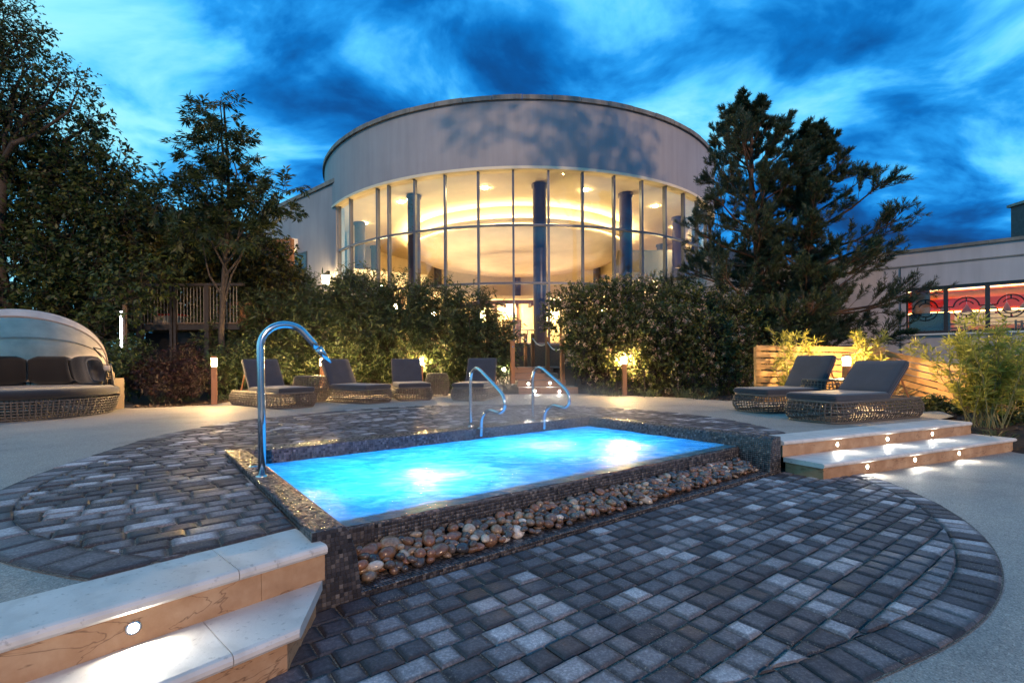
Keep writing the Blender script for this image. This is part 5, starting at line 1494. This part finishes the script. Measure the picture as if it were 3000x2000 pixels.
for i, (s_, y_) in enumerate(((.9, 2.4), (1.45, 3.2), (1.9, 2.2), (2.4, 3.4), (2.75, 2.6), (3.3, 3.2), (3.6, 2.3), (4.2, 3.0))):
    pl = thing('pendant_lamp', ['flared', 'slim', 'wide'][i % 3] + ' pale pendant lamp hanging inside the restaurant window, number %s from the left' % ['one', 'two', 'three', 'four', 'five', 'six', 'seven', 'eight'][i], 'pendant lamp', tuple(W0 + dWg*(s_l + s_) - nWg*y_ + Vector((0, 0, zs + .78))), 0, 'pendant lamps in the restaurant')
    MB().lathe([(.02, .26), (.05, .18), (.13 + .04*(i % 3), .0), (.12 + .04*(i % 3), 0), (.035, .17)], 16).build('shade', M['white'], pl, smooth=True)
    MB().lathe([(0, .02), (.05, .05), (.05, .09), (0, .11)], 10).build('bulb', emit('pendant_bulb_%d' % i, (1.0, .62, .25), 30.0), pl)
    MB().tube([(0, 0, .24), (0, 0, zh - zs - .74)], .006, 5).build('cord', M['white'], pl)
def chair_in(label, s_, y_, rz):
    c = thing('dining_chair', label, 'chair', tuple(W0 + dWg*(s_l + s_) - nWg*y_ + Vector((0, 0, zs - .70))), rz, 'dining chairs in the restaurant')
    MB().bbox((0, 0, .45), (.44, .44, .07), .015).build('seat', M['redseat'], c)
    for x_ in (-.19, .19):
        MB().box((x_, -.19, .21), (.04, .04, .42)).build('leg', M['brown'], c)
        MB().box((x_, .19, .52), (.04, .04, 1.04)).build('back_post', M['brown'], c)
    for k in range(4): MB().box((0, .19, .6 + .13*k), (.34, .025, .05)).build('back_rung', M['brown'], c)
chair_in('tall dark ladder back chair beside the dark partition in the restaurant', 1.2, 1.2, 2.2)
chair_in('dark ladder back chair behind the middle pane of the restaurant window', 2.3, 1.3, 3.6)
chair_in('dark ladder back chair at the table behind the right pane', 3.6, 1.4, 2.6)
chair_in('dark chair in front of the red counter in the restaurant', 2.9, 2.4, .4)
for s_, y_, nm in ((2.0, 1.9, 'dark dining table behind the middle restaurant pane'), (3.3, 1.6, 'dark dining table behind the right restaurant pane')):
    c = thing('dining_table', nm, 'table', tuple(W0 + dWg*(s_l + s_) - nWg*y_ + Vector((0, 0, zs - .70))), .3)
    MB().bbox((0, 0, .74), (1.1, .7, .05), .01).build('table_top', M['brown'], c)
    for x_ in (-.48, .48):
        for q_ in (-.28, .28): MB().box((x_, q_, .36), (.06, .06, .71)).build('leg', M['brown'], c)
# yellow lintel and low window
sy = wing_s(2715)
gbox('yellow_lintel', sy, 6.0, wing_z(2800, 1086), wing_z(2800, 1066), -.06, .02, M['yellow'])
gbox('low_window', sy + .1, 6.0, wing_z(2800, 1086) - .5, wing_z(2800, 1086) - .01, -.03, .02, M['glass2'])
gbox('cable', wing_s(2640) - .006, wing_s(2640) + .006, -.1, ztop - .4, -.02, -.006, M['blackmetal'])
gbox('flat_roof', SE, 6.0, ztop - .12, ztop - .06, .36, 9, M['slate'])
# slate roofs further back
ch = thing('slate_roof_house', 'dark slate clad stack above the right wing roof', 'chimney', tuple(A(3042, 770, 22)))
MB().box((0, 0, .9), (.9, 1.5, 3.6)).build('stack', M['slate'], ch); MB().box((0, 0, 2.75), (1.1, 1.7, .12)).build('cap', M['coping'], ch)
rf = thing('far_house', 'slate roofed house half hidden behind the pines', 'house', (9.0, 22.5, 0))
MB().box((0, 1.5, 2.2), (7.0, 4.0, 4.4)).build('wall', M['render2'], rf)
MB().add([(-3.8, -.8, 4.35), (3.8, -.8, 4.35), (3.8, 1.6, 6.2), (-3.8, 1.6, 6.2), (-3.8, 4, 4.35), (3.8, 4, 4.35)], [(0, 1, 2, 3), (3, 2, 5, 4), (0, 3, 4), (1, 5, 2)]).build('roof', M['slate'], rf)

# ================================================================== garden fences on the right
f1a, f1b = A(2215, 1005, 9.9), A(2592, 1020, 9.75)
board_fence('timber_fence', 'golden horizontal board fence lit behind the right loungers', (f1a.x, f1a.y), (f1b.x, f1b.y), -.02, 1.10, 9, .022, .03, M['fence'], (.02, .5, .97), .022)
f2a, f2b = A(2594, 1020, 9.72), A(2860, 1190, 7.9)
board_fence('timber_fence', 'brown board fence sloping down toward the large bamboo', (f2a.x, f2a.y), (f2b.x + .5, f2b.y), .0, .98, 8, .022, .03, M['fence2'], (.04, .5), R_(13.5))
f3a, f3b = (7.0, 7.75), (9.2, 7.0)
board_fence('timber_fence', 'short golden fence panel at the right edge behind bamboo', f3a, f3b, -.1, .22, 3, .022, .03, M['fence'], (.03, .6))

# ================================================================== bollards
def bollard(label, x, y, rz, h=.97):
    b = thing('bollard_light', label, 'bollard light', (x, y, -.02), rz, 'cedar bollard lights')
    MB().bbox((0, 0, (h-.20)/2), (.10, .10, h - .20), .004).build('post', M['cedar'], b)
    MB().box((0, 0, .006), (.112, .112, .03)).build('foot_plate', M['steel'], b)
    MB().box((0, 0, h - .125), (.078, .078, .15)).build('lamp_glass', M['lamp_warm'], b)
    for sx, sy_ in ((-1, 1), (1, 1)): MB().box((sx*.045, sy_*.045, h - .125), (.010, .010, .149)).build('corner_bar', M['cedar'], b)
    MB().bbox((0, 0, h - .025), (.10, .10, .05), .004).build('cap', M['cedar'], b)
    return b
bollard('cedar bollard light standing alone near the wicker daybed', -5.85, 9.72, R_(28))
bollard('cedar bollard light between the first two left loungers', -4.62, 12.05, R_(35))
bollard('cedar bollard light behind the third lounger beside a wicker table', -2.32, 12.6, R_(5))
bollard('cedar bollard light in front of the flowering shrub', 2.65, 11.68, R_(3))
bollard('cedar bollard light in front of the golden fence behind the right table', 5.95, 8.8, R_(20), .92)

# ================================================================== wicker furniture
def weave(outline, prof, nh, nv, r, closed=True):
    """open basket: rings along an outline and ribs following a bulging profile.
    outline(t) -> (x, y, nx, ny); prof(s) -> (offset, z)"""
    b = MB()
    for i in range(nh):
        s_ = (i + .3)/(nh - .4); off, z = prof(s_)
        pts_ = []
        for k in range(nv):
            x, y, nx_, ny_ = outline(k/nv)
            o = off + (.006 if (k + i) % 2 else -.006)
            pts_.append((x + nx_*o, y + ny_*o, z))
        b.tube(pts_, r, 4, closed=True)
    for k in range(nv):
        x, y, nx_, ny_ = outline(k/nv)
        pts_ = []
        for j in range(nh*1 + 1):
            s_ = j/nh; off, z = prof(s_); o = off + (-.004 if (k + j) % 2 else .004)
            pts_.append((x + nx_*o, y + ny_*o, z))
        b.tube(pts_, r*1.15, 4, caps=False)
    return b
def rrect(w, l, r):
    """rounded rectangle outline, centred on x, running y from 0 to l"""
    segs = []
    def out(t):
        per = 2*(w - 2*r) + 2*(l - 2*r) + 2*math.pi*r
        s_ = t*per
        runs = [(w-2*r, 'b'), (math.pi*r/2, 'c1'), (l-2*r, 'r'), (math.pi*r/2, 'c2'), (w-2*r, 't'), (math.pi*r/2, 'c3'), (l-2*r, 'l'), (math.pi*r/2, 'c4')]
        for ln, nm in runs:
            if s_ <= ln: break
            s_ -= ln
        if nm == 'b': return (-w/2 + r + s_, 0, 0, -1)
        if nm == 'r': return (w/2, r + s_, 1, 0)
        if nm == 't': return (w/2 - r - s_, l, 0, 1)
        if nm == 'l': return (-w/2, l - r - s_, -1, 0)
        a = s_/r; k = {'c1': (w/2-r, r, -math.pi/2), 'c2': (w/2-r, l-r, 0), 'c3': (-w/2+r, l-r, math.pi/2), 'c4': (-w/2+r, r, math.pi)}[nm]
        return (k[0] + r*math.cos(k[2]+a), k[1] + r*math.sin(k[2]+a), math.cos(k[2]+a), math.sin(k[2]+a))
    return out
def cushion(name, w, l, th, m, parent, r=.035):
    """soft slab, origin at the middle of its foot edge"""
    b = MB(); n, mm = 12, 12
    def H(x, y):
        ex = min(1, (w/2 - abs(x))/r); ey = min(1, min(y, l-y)/r)
        e = min(1, max(0, ex))*min(1, max(0, ey)); return math.sqrt(max(0, 1-(1-min(ex, 1))**2))*math.sqrt(max(0, 1-(1-min(ey, 1))**2)) if e > 0 else 0
    xs_ = [-w/2, -w/2+r*.15, -w/2+r*.5, -w/2+r] + [(-w/2+r) + (w-2*r)*i/6 for i in range(1, 6)] + [w/2-r, w/2-r*.5, w/2-r*.15, w/2]
    ys_ = [0, r*.15, r*.5, r] + [r + (l-2*r)*i/8 for i in range(1, 8)] + [l-r, l-r*.5, l-r*.15, l]
    vs_ = []
    for sg in (1, -1):
        for x in xs_:
            for y in ys_:
                h = H(x, y); vs_.append((x, y, th/2 + sg*th/2*h*(1 + .04*math.sin(x*9)*math.sin(y*7))))
    nx_, ny_ = len(xs_), len(ys_); fs_ = []
    for i in range(nx_-1):
        for j in range(ny_-1):
            a = i*ny_+j; fs_.append((a, a+ny_, a+ny_+1, a+1)); c = a + nx_*ny_; fs_.append((c, c+1, c+ny_+1, c+ny_))
    o = b.add(vs_, fs_).build(name, m, parent, smooth=True)
    for zz_ in (th*.80, th*.20):
        q = .012; pts_ = []
        for cx_, cy_, a0 in ((w/2-.03, .03, -90), (w/2-.03, l-.03, 0), (-w/2+.03, l-.03, 90), (-w/2+.03, .03, 180)):
            for k in range(4):
                a = R_(a0 + 30*k); pts_.append((cx_ + (.03-q*.25)*math.cos(a), cy_ + (.03-q*.25)*math.sin(a), zz_))
        MB().tube(pts_, .0055, 5, closed=True).build('piping', m, o, smooth=True)
    return o
LW, LL = .70, 1.92
lprof = lambda s_: (.055*math.sin(math.pi*min(1, max(0, s_)))**.7 - .012, .012 + .255*s_)
lounge_weave = weave(rrect(LW, LL, .15), lprof, 7, 92, .0066)
def make_lounger(label, x, y, head, back, group):
    """x, y = middle of the foot end; head = direction (deg) from foot to head"""
    o = thing('sun_lounger', label, 'lounger', (x, y, 0), R_(head - 90), group)
    if 'me' not in make_lounger.__dict__:
        w = lounge_weave.build('woven_base', M['wicker'], o, smooth=True); make_lounger.me = w.data
    else:
        w = bpy.data.objects.new('woven_base', make_lounger.me); C.objects.link(w); w.parent = o
    ol = rrect(LW - .01, LL - .01, .145)
    MB().tube([(*ol(k/60)[:2], .270) for k in range(60)], .014, 6, closed=True).build('top_rim', M['wicker'], o, smooth=True)
    MB().tube([(*ol(k/60)[:2], .014) for k in range(60)], .013, 6, closed=True).build('bottom_rim', M['wicker'], o, smooth=True)
    for y_ in [.12 + .14*i for i in range(13)]: MB().box((0, y_, .262), (LW - .03, .05, .012)).build('deck_slat', M['decktimber'], o)
    c1 = cushion('seat_cushion', LW - .02, 1.14, .095, M['cushion'], o); c1.location = (0, .03, .274)
    e = MB().box((0, .30, -.012), (LW - .05, .60, .02)).build('back_frame', M['cedar'], o); e.location = (0, 1.14, .285); e.rotation_euler = (R_(back), 0, 0)
    c2 = cushion('back_cushion', LW - .02, .64, .095, M['cushion'], o); c2.location = (0, 1.15, .285); c2.rotation_euler = (R_(back), 0, 0)
    for s_ in (-1, 1):
        tp = Vector((s_*(LW/2 - .06), 1.14 + .42*math.cos(R_(back)) + .03, .285 + .42*math.sin(R_(back)) - .02))
        MB().tube([tuple(tp), (s_*(LW/2 - .06), 1.14 + .42*math.cos(R_(back)) + .22, .27)], .012, 6).build('back_strut', M['cedar'], o)
    return o
def foot_mid(b, head, side):
    """middle of the foot end from the visible near corner"""
    a = R_(head); n_ = Vector((-math.sin(a), math.cos(a), 0))
    return Vector((*b, 0)) + n_*side*LW/2
LG, RG_ = 'wicker sun loungers by the hedge', 'wicker sun loungers above the long steps'
p = foot_mid((-4.02, 8.55), 143, -1); make_lounger('grey wicker lounger furthest left, behind the water spout', p.x, p.y, 143, 62, LG)
p = foot_mid((-2.82, 9.55), 147, -1); make_lounger('second wicker lounger from the left, beside the wicker table', p.x, p.y, 147, 62, LG)
p = foot_mid((-2.36, 10.26), 110, -1); make_lounger('third wicker lounger from the left, in front of a bollard light', p.x, p.y, 110, 64, LG)
p = foot_mid((-1.27, 10.25), 80, -1); make_lounger('fourth wicker lounger from the left, behind the pool grab rail', p.x, p.y, 80, 64, LG)
p = foot_mid((3.78, 7.36), 19, 1); make_lounger('far right wicker lounger with an upright charcoal back', p.x, p.y, 19, 60, RG_)
p = foot_mid((3.98, 6.10), 24, 1); make_lounger('near right wicker lounger with a low reclined charcoal back', p.x, p.y, 24, 44, RG_)
def wicker_table(label, x, y, r=.27, h=.54):
    t_ = thing('wicker_table', label, 'side table', (x, y, 0), .3, 'barrel shaped wicker tables')
    ol = lambda t: (r*math.cos(2*math.pi*t), r*math.sin(2*math.pi*t), math.cos(2*math.pi*t), math.sin(2*math.pi*t))
    pf = lambda s_: (.075*math.sin(math.pi*min(1, max(0, .12 + .76*s_)))**.9 - .03, .012 + (h-.03)*s_)
    weave(ol, pf, 12, 40, .0062).build('woven_body', M['wicker'], t_, smooth=True)
    MB().lathe([(0, h), (r - .01, h), (r + .004, h - .01), (r - .01, h - .025), (0, h - .025)], 32).build('table_top', M['wicker'], t_, smooth=True)
    return t_
wicker_table('barrel shaped wicker table between the first two left loungers', -4.12, 10.1, .29, .545)
wicker_table('barrel shaped wicker table right of the third left lounger', -1.78, 11.75, .235, .545)
wicker_table('barrel shaped wicker table between the two right loungers', 5.02, 7.98, .30, .50)

# ================================================================== canopied daybed
DC, DF = Vector((-7.74, 7.80, 0)), R_(-50)
db = thing('wicker_daybed', 'round wicker daybed with dark cushions under a cream folding canopy', 'daybed', tuple(DC), DF)
R0 = 1.13
ol = lambda t: (R0*math.cos(2*math.pi*t), R0*math.sin(2*math.pi*t), math.cos(2*math.pi*t), math.sin(2*math.pi*t))
weave(ol, lambda s_: (.09*s_**.8, .015 + .27*s_), 7, 120, .010).build('woven_base', M['wicker'], db, smooth=True)
prof = [(0, .30), (R0 + .02, .30), (R0 + .08, .325), (R0 + .095, .37), (R0 + .07, .42), (R0 - .02, .445), (0, .45)]
MB().lathe(prof, 64).build('seat_cushion', M['cushion2'], db, smooth=True)
# low woven back shell at the rear half
b = MB()
for i in range(9):
    z = .44 + .045*i
    b.tube([((R0 + .02 - .02*i*.3)*math.cos(R_(a)), (R0 + .02 - .02*i*.3)*math.sin(R_(a)), z) for a in range(84, 277, 4)], .010, 4)
for a in range(84, 277, 5): b.tube([((R0 + .02 - .006*i)*math.cos(R_(a)), (R0 + .02 - .006*i)*math.sin(R_(a)), .43 + .046*i) for i in range(9)], .010, 4)
b.build('woven_back', M['wicker'], db, smooth=True)
for a0, a1 in ((92, 136), (137.5, 179), (180.5, 222), (223.5, 268)):
    b = MB(); vs_ = []; n, K = 10, 12
    for i in range(n+1):
        a = R_(a0 + (a1-a0)*i/n); edge = min(1, min(i, n-i)/1.6)
        for k in range(K):
            q_ = 2*math.pi*k/K; sx, sz = math.cos(q_), math.sin(q_)
            sx = math.copysign(abs(sx)**.6, sx); sz = math.copysign(abs(sz)**.6, sz)
            e = .75 + .25*edge
            rr = R0 - .17 + .13*sx*e - .10*(sz*.5+.5); zz_ = .70 + .25*sz*e
            vs_.append((rr*math.cos(a), rr*math.sin(a), zz_))
    fs_ = [(i*K+k, (i+1)*K+k, (i+1)*K+(k+1) % K, i*K+(k+1) % K) for i in range(n) for k in range(K)] + [tuple(range(K))[::-1], tuple(n*K+k for k in range(K))]
    b.add(vs_, fs_).build('back_cushion', M['cushion2'], db, smooth=True)
# canopy: ribs pivot on two hinges left and right of the seat
HZ, RCn = .74, 1.06
def rib(t, el):
    """t 0..1 across, el = tilt of the hoop from straight back (deg)"""
    a = math.pi*t; e = R_(el)
    y = RCn*math.cos(a); o = (.95 + .04*math.sin(e))*math.sin(a)**.85*1.0
    return Vector((-o*math.cos(e), y, HZ + o*math.sin(e)*.96))
els = [12, 24, 38, 52, 66, 80, 94, 104]
b = MB(); n = 28; vs_ = []
for j, el in enumerate([x for x in np.linspace(-14, 124, 29)]):
    sag = -.028*abs(math.sin(math.pi*j/28*3.5))
    for i in range(n+1):
        p = rib(i/n, el); c = Vector((0, p.y, HZ)); d = p - c
        vs_.append(tuple(c + d*(1 + sag*math.sin(math.pi*i/n))))
b.add(vs_, [(j*(n+1)+i, j*(n+1)+i+1, (j+1)*(n+1)+i+1, (j+1)*(n+1)+i) for j in range(28) for i in range(n)])
b.build('canopy_cloth', M['canopy'], db, smooth=True)
for el in (-14, 35, 80, 124):
    MB().tube([tuple(rib(i/30, el)) for i in range(31)], .013, 6).build('canopy_rib', M['rib'], db, smooth=True)
for s_ in (1, -1):
    p = Vector((0, s_*RCn, HZ))
    MB().tube([(0, s_*(RCn - .05), .45), (0, s_*(RCn - .01), HZ)], .018, 6).build('hinge_post', M['blackmetal'], db)
    MB().lathe([(0, .05), (.05, .04), (.06, 0), (.05, -.04), (0, -.05)], 12).build('hinge_cover', M['canopy'], db, smooth=True).location = p
    q1, q2 = rib(.10 if s_ > 0 else .90, 118), Vector((-.35, s_*.98, .93)); mid = (q1+q2)/2 + Vector((-.08, -s_*.12, .10))
    MB().tube([tuple(q1), tuple(mid)], .010, 6).build('canopy_stay', M['blackmetal'], db); MB().tube([tuple(mid), tuple(q2)], .010, 6).build('canopy_stay', M['blackmetal'], db)
# timber end posts of the low retaining wall beside the daybed
for px, y0, y1, Y, nm in ((312, 1093, 1180, 9.0, 'short weathered sleeper post behind the daybed end'), (340, 1110, 1190, 8.9, 'lower sleeper post at the very end of the daybed')):
    p = A(px, y0, Y); o = MB().bbox((0, 0, (p.z)/2), (.13, .22, p.z + .04), .006).build('sleeper_post', M['decktimber']); o.location = (p.x, Y, 0)
    tag(o, nm, 'post', 'sleeper posts')

# ================================================================== wooden garden steps with rope posts
gs = thing('timber_steps', 'timber edged garden steps with small lights leading up to the rotunda', 'steps', (0, 0, 0))
M['stepwood'] = m_wood('step_timber', (.22, .12, .07), (.36, .21, .125), axis='X')
stp = [(.16, 1.64, 12.30), (.14, 1.38, 12.68), (.08, 1.22, 13.06), (.02, 1.12, 13.44)]
for i, (x0, x1, y_) in enumerate(stp):
    z1 = .165*(i+1)
    MB().bbox(((x0+x1)/2, y_ + .03, z1 - .085), (x1-x0, .06, .165), .005).build('riser', M['stepwood'], gs)
    MB().box(((x0+x1)/2, y_ + .7, z1 - .02), (x1-x0 - .01, 1.28, .035)).build('tread', M['gravel'], gs)
MB().box((.6, 15.6, .64), (1.5, 3.6, .04)).build('landing', M['gravel'], gs)
for px, py, Yv in ((1548, 1123.5, 12.68), (1567, 1145, 12.30), (1611, 1121.5, 12.68), (1639, 1146, 12.30)):
    p = A(px, py, Yv); step_lamp(gs, (p.x, Yv - .003, p.z), (0, -1, 0), .03)
p = A(1477, 1081, 13.9)
sl = thing('globe_light', 'small bright globe light in the bed left of the wooden steps', 'garden light', (p.x, p.y, 0))
MB().tube([(0, 0, -.05), (0, 0, p.z - .04)], .012, 6).build('stake', M['blackmetal'], sl)
MB().lathe([(0, -.05), (.035, -.035), (.05, 0), (.035, .035), (0, .05)], 14).build('globe', emit('garden_globe', (1.0, .80, .52), 900.0), sl, smooth=True).location = (0, 0, p.z)
MB().lathe([(0, -.075), (.03, -.07), (.03, -.045), (0, -.045)], 12).build('collar', M['blackmetal'], sl).location = (0, 0, p.z)
rope_posts = []
for px0, px1, pt, pb, Yv, nm in ((1494, 1508, 999, 1112, 12.75, 'front left timber rope post of the garden steps'), (1534, 1544, 978, 1072, 14.6, 'rear left slim rope post of the garden steps'), (1555, 1566, 977, 1072, 14.2, 'rear middle rope post of the garden steps'), (1597, 1610, 987, 1091, 13.2, 'middle right rope post of the garden steps'), (1640, 1654, 1000, 1113, 12.7, 'front right rope post of the garden steps')):
    a, b_ = A((px0+px1)/2, pt, Yv), A((px0+px1)/2, pb, Yv); w_ = (px1-px0)/F*Yv*.82
    o = thing('rope_post', nm, 'post', (a.x, Yv, b_.z - .1), R_(20), 'rope posts on the garden steps')
    MB().bbox((0, 0, (a.z-b_.z+.1)/2), (w_, w_, a.z-b_.z+.1), .005).build('post', M['cedar'], o)
    MB().lathe([(.012, -.01), (.03, -.01), (.03, .01), (.012, .01)], 10).build('rope_eye', M['steel'], o).location = (0, -w_/2, (a.z-b_.z) - .05)
    rope_posts.append((a.x, Yv, a.z - .14))
M['rope'] = simple('white_rope', (.62, .60, .54), .8, var=.15, sc=80)
for (i, j), nm in (((1, 2), 'short white rope between the two rear rope posts'), ((2, 3), 'white rope sagging between rear and middle rope posts'), ((3, 4), 'white rope sagging to the front right rope post')):
    a, b_ = Vector(rope_posts[i]), Vector(rope_posts[j])
    o = MB().tube([tuple(a.lerp(b_, t) - Vector((0, .05, .14*4*t*(1-t)))) for t in np.linspace(0, 1, 13)], .016, 6).build('rope', M['rope'], smooth=True)
    tag(o, nm, 'rope', 'ropes on the garden steps')

# ================================================================== raised deck on the left
YD = 13.2
dz = A(500, 955, YD).z
M['rail'] = simple('dull_metal_rail', (.20, .19, .175), .6, .0, var=.1, bmp=0)
M['darkpost'] = m_wood('dark_stained_post', (.020, .016, .014), (.045, .034, .028))
dk = thing('raised_deck', 'raised timber hot tub deck on posts with thin metal railing', 'deck', (0, 0, 0))
xa, xb = A(372, 955, YD).x, A(700, 955, YD).x
MB().box(((xa+xb)/2, YD + 1.6, dz - .05), (xb-xa, 3.2, .1)).build('deck_floor', M['decktimber'], dk)
MB().box(((xa+xb)/2, YD + .02, dz - .03), (xb-xa + .04, .05, .14)).build('deck_fascia', M['darkpost'], dk)
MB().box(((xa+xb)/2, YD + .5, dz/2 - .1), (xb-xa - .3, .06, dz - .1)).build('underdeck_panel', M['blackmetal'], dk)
zr = A(500, 842, YD).z
for px, wpx in ((372, 9), (414, 13), (505, 7), (516, 7), (611, 13)):
    x = A(px, 900, YD).x; w_ = wpx/F*YD
    MB().box((x, YD - .04, zr/2), (w_, w_, zr + .05)).build('post', M['darkpost'], dk)
MB().box(((xa+xb)/2, YD - .03, zr + .06), (xb-xa + .3, .12, .07)).build('top_beam', M['darkpost'], dk)
b_n = 34
for i in range(b_n):
    x = xa + (xb-xa)*(i+.5)/b_n
    MB().tube([(x, YD - .02, dz + .06), (x, YD - .02, zr)], .009, 5).build('baluster', M['rail'], dk)
MB().box(((xa+xb)/2, YD - .02, dz + .07), (xb-xa, .03, .03)).build('bottom_rail', M['decktimber'], dk)
# stair rail sloping behind
r0, r1 = A(400, 872, YD + 1.6), A(690, 908, YD + 1.2)
MB().tube([tuple(r0), tuple(r1)], .022, 8).build('hand_rail', M['white'], dk)
for i in range(22):
    t = (i+.5)/22; p = r0.lerp(r1, t); MB().tube([tuple(p), (p.x, p.y, dz)], .008, 5).build('baluster', M['rail'], dk)
tb = thing('tub_panel', 'small pale lit box with reddish lid on the raised deck', 'deck box', (A(502, 935, YD + .9).x, YD + .9, dz))
MB().box((0, 0, .17), (.75, .4, .34)).build('box', M['cream'], tb); MB().box((0, 0, .37), (.82, .46, .05)).build('lid', M['redseat'], tb)
tb = thing('hot_tub', 'reddish slatted round hot tub at the far end of the raised deck', 'hot tub', (A(735, 905, 14.6).x, 14.6, dz - .2))
for k in range(26):
    a = 2*math.pi*k/26; o = MB().box((0, 0, .45), (.20, .03, .9)).build('stave', M['cedar'], tb); o.location = (.85*math.cos(a), .85*math.sin(a), 0); o.rotation_euler = (0, 0, a + math.pi/2)
MB().lathe([(0, .7), (.83, .7)], 26).build('tub_cover', M['decktimber'], tb)
# upright light strip
p0_, p1_ = A(357, 1038, 11.9), A(358, 912, 11.9)
ls = thing('light_column', 'upright glowing white light strip beside the raised deck', 'light', (p0_.x, 11.9, 0))
MB().box((0, 0, (p0_.z+p1_.z)/2), (.045, .045, p1_.z-p0_.z)).build('light_strip', M['lamp_strip'], ls)
MB().box((.06, .02, p1_.z/2), (.06, .07, p1_.z + .3)).build('post', M['decktimber'], ls)
MB().box((0, 0, p0_.z/2), (.05, .05, p0_.z - .004)).build('base', M['blackmetal'], ls)

# ================================================================== steam drifting off the hot water
m = bpy.data.materials.new('pool_steam'); m.use_nodes = True
t = m.node_tree; t.nodes.clear()
pv = N(t, 'ShaderNodeVolumePrincipled'); pv.inputs['Color'].default_value = (.92, .95, 1, 1); pv.inputs['Anisotropy'].default_value = .2
tcn = N(t, 'ShaderNodeTexCoord'); ln = N(t, 'ShaderNodeVectorMath', operation='LENGTH'); t.links.new(tcn.outputs['Object'], ln.inputs[0])
fo = N(t, 'ShaderNodeMapRange', interpolation_type='SMOOTHSTEP'); t.links.new(ln.outputs['Value'], fo.inputs[0])
for k, v in zip((1, 2, 3, 4), (.25, 1.0, 1.0, 0.0)): fo.inputs[k].default_value = v
nz = ramp(t, [(.38, (0, 0, 0)), (.72, (1, 1, 1))]); t.links.new(noise(t, 2.2, 4, .55), nz.inputs[0])
mu = N(t, 'ShaderNodeMath', operation='MULTIPLY'); t.links.new(fo.outputs[0], mu.inputs[0]); t.links.new(nz.outputs[0], mu.inputs[1])
mu2 = N(t, 'ShaderNodeMath', operation='MULTIPLY', in_1=.55); t.links.new(mu.outputs[0], mu2.inputs[0]); t.links.new(mu2.outputs[0], pv.inputs['Density'])
ot = N(t, 'ShaderNodeOutputMaterial'); t.links.new(pv.outputs[0], ot.inputs['Volume'])
st = MB().lathe([(0, -1)] + [(math.cos(R_(a)), math.sin(R_(a))) for a in range(-75, 76, 15)] + [(0, 1)], 24).build('steam', m, kind='stuff')
st.location = puv(3.0, 2.1, .22); st.rotation_euler = (0, 0, PA); st.scale = (1.9, 1.35, .52)
tag(st, 'thin white steam drifting above the warm pool water', 'steam')
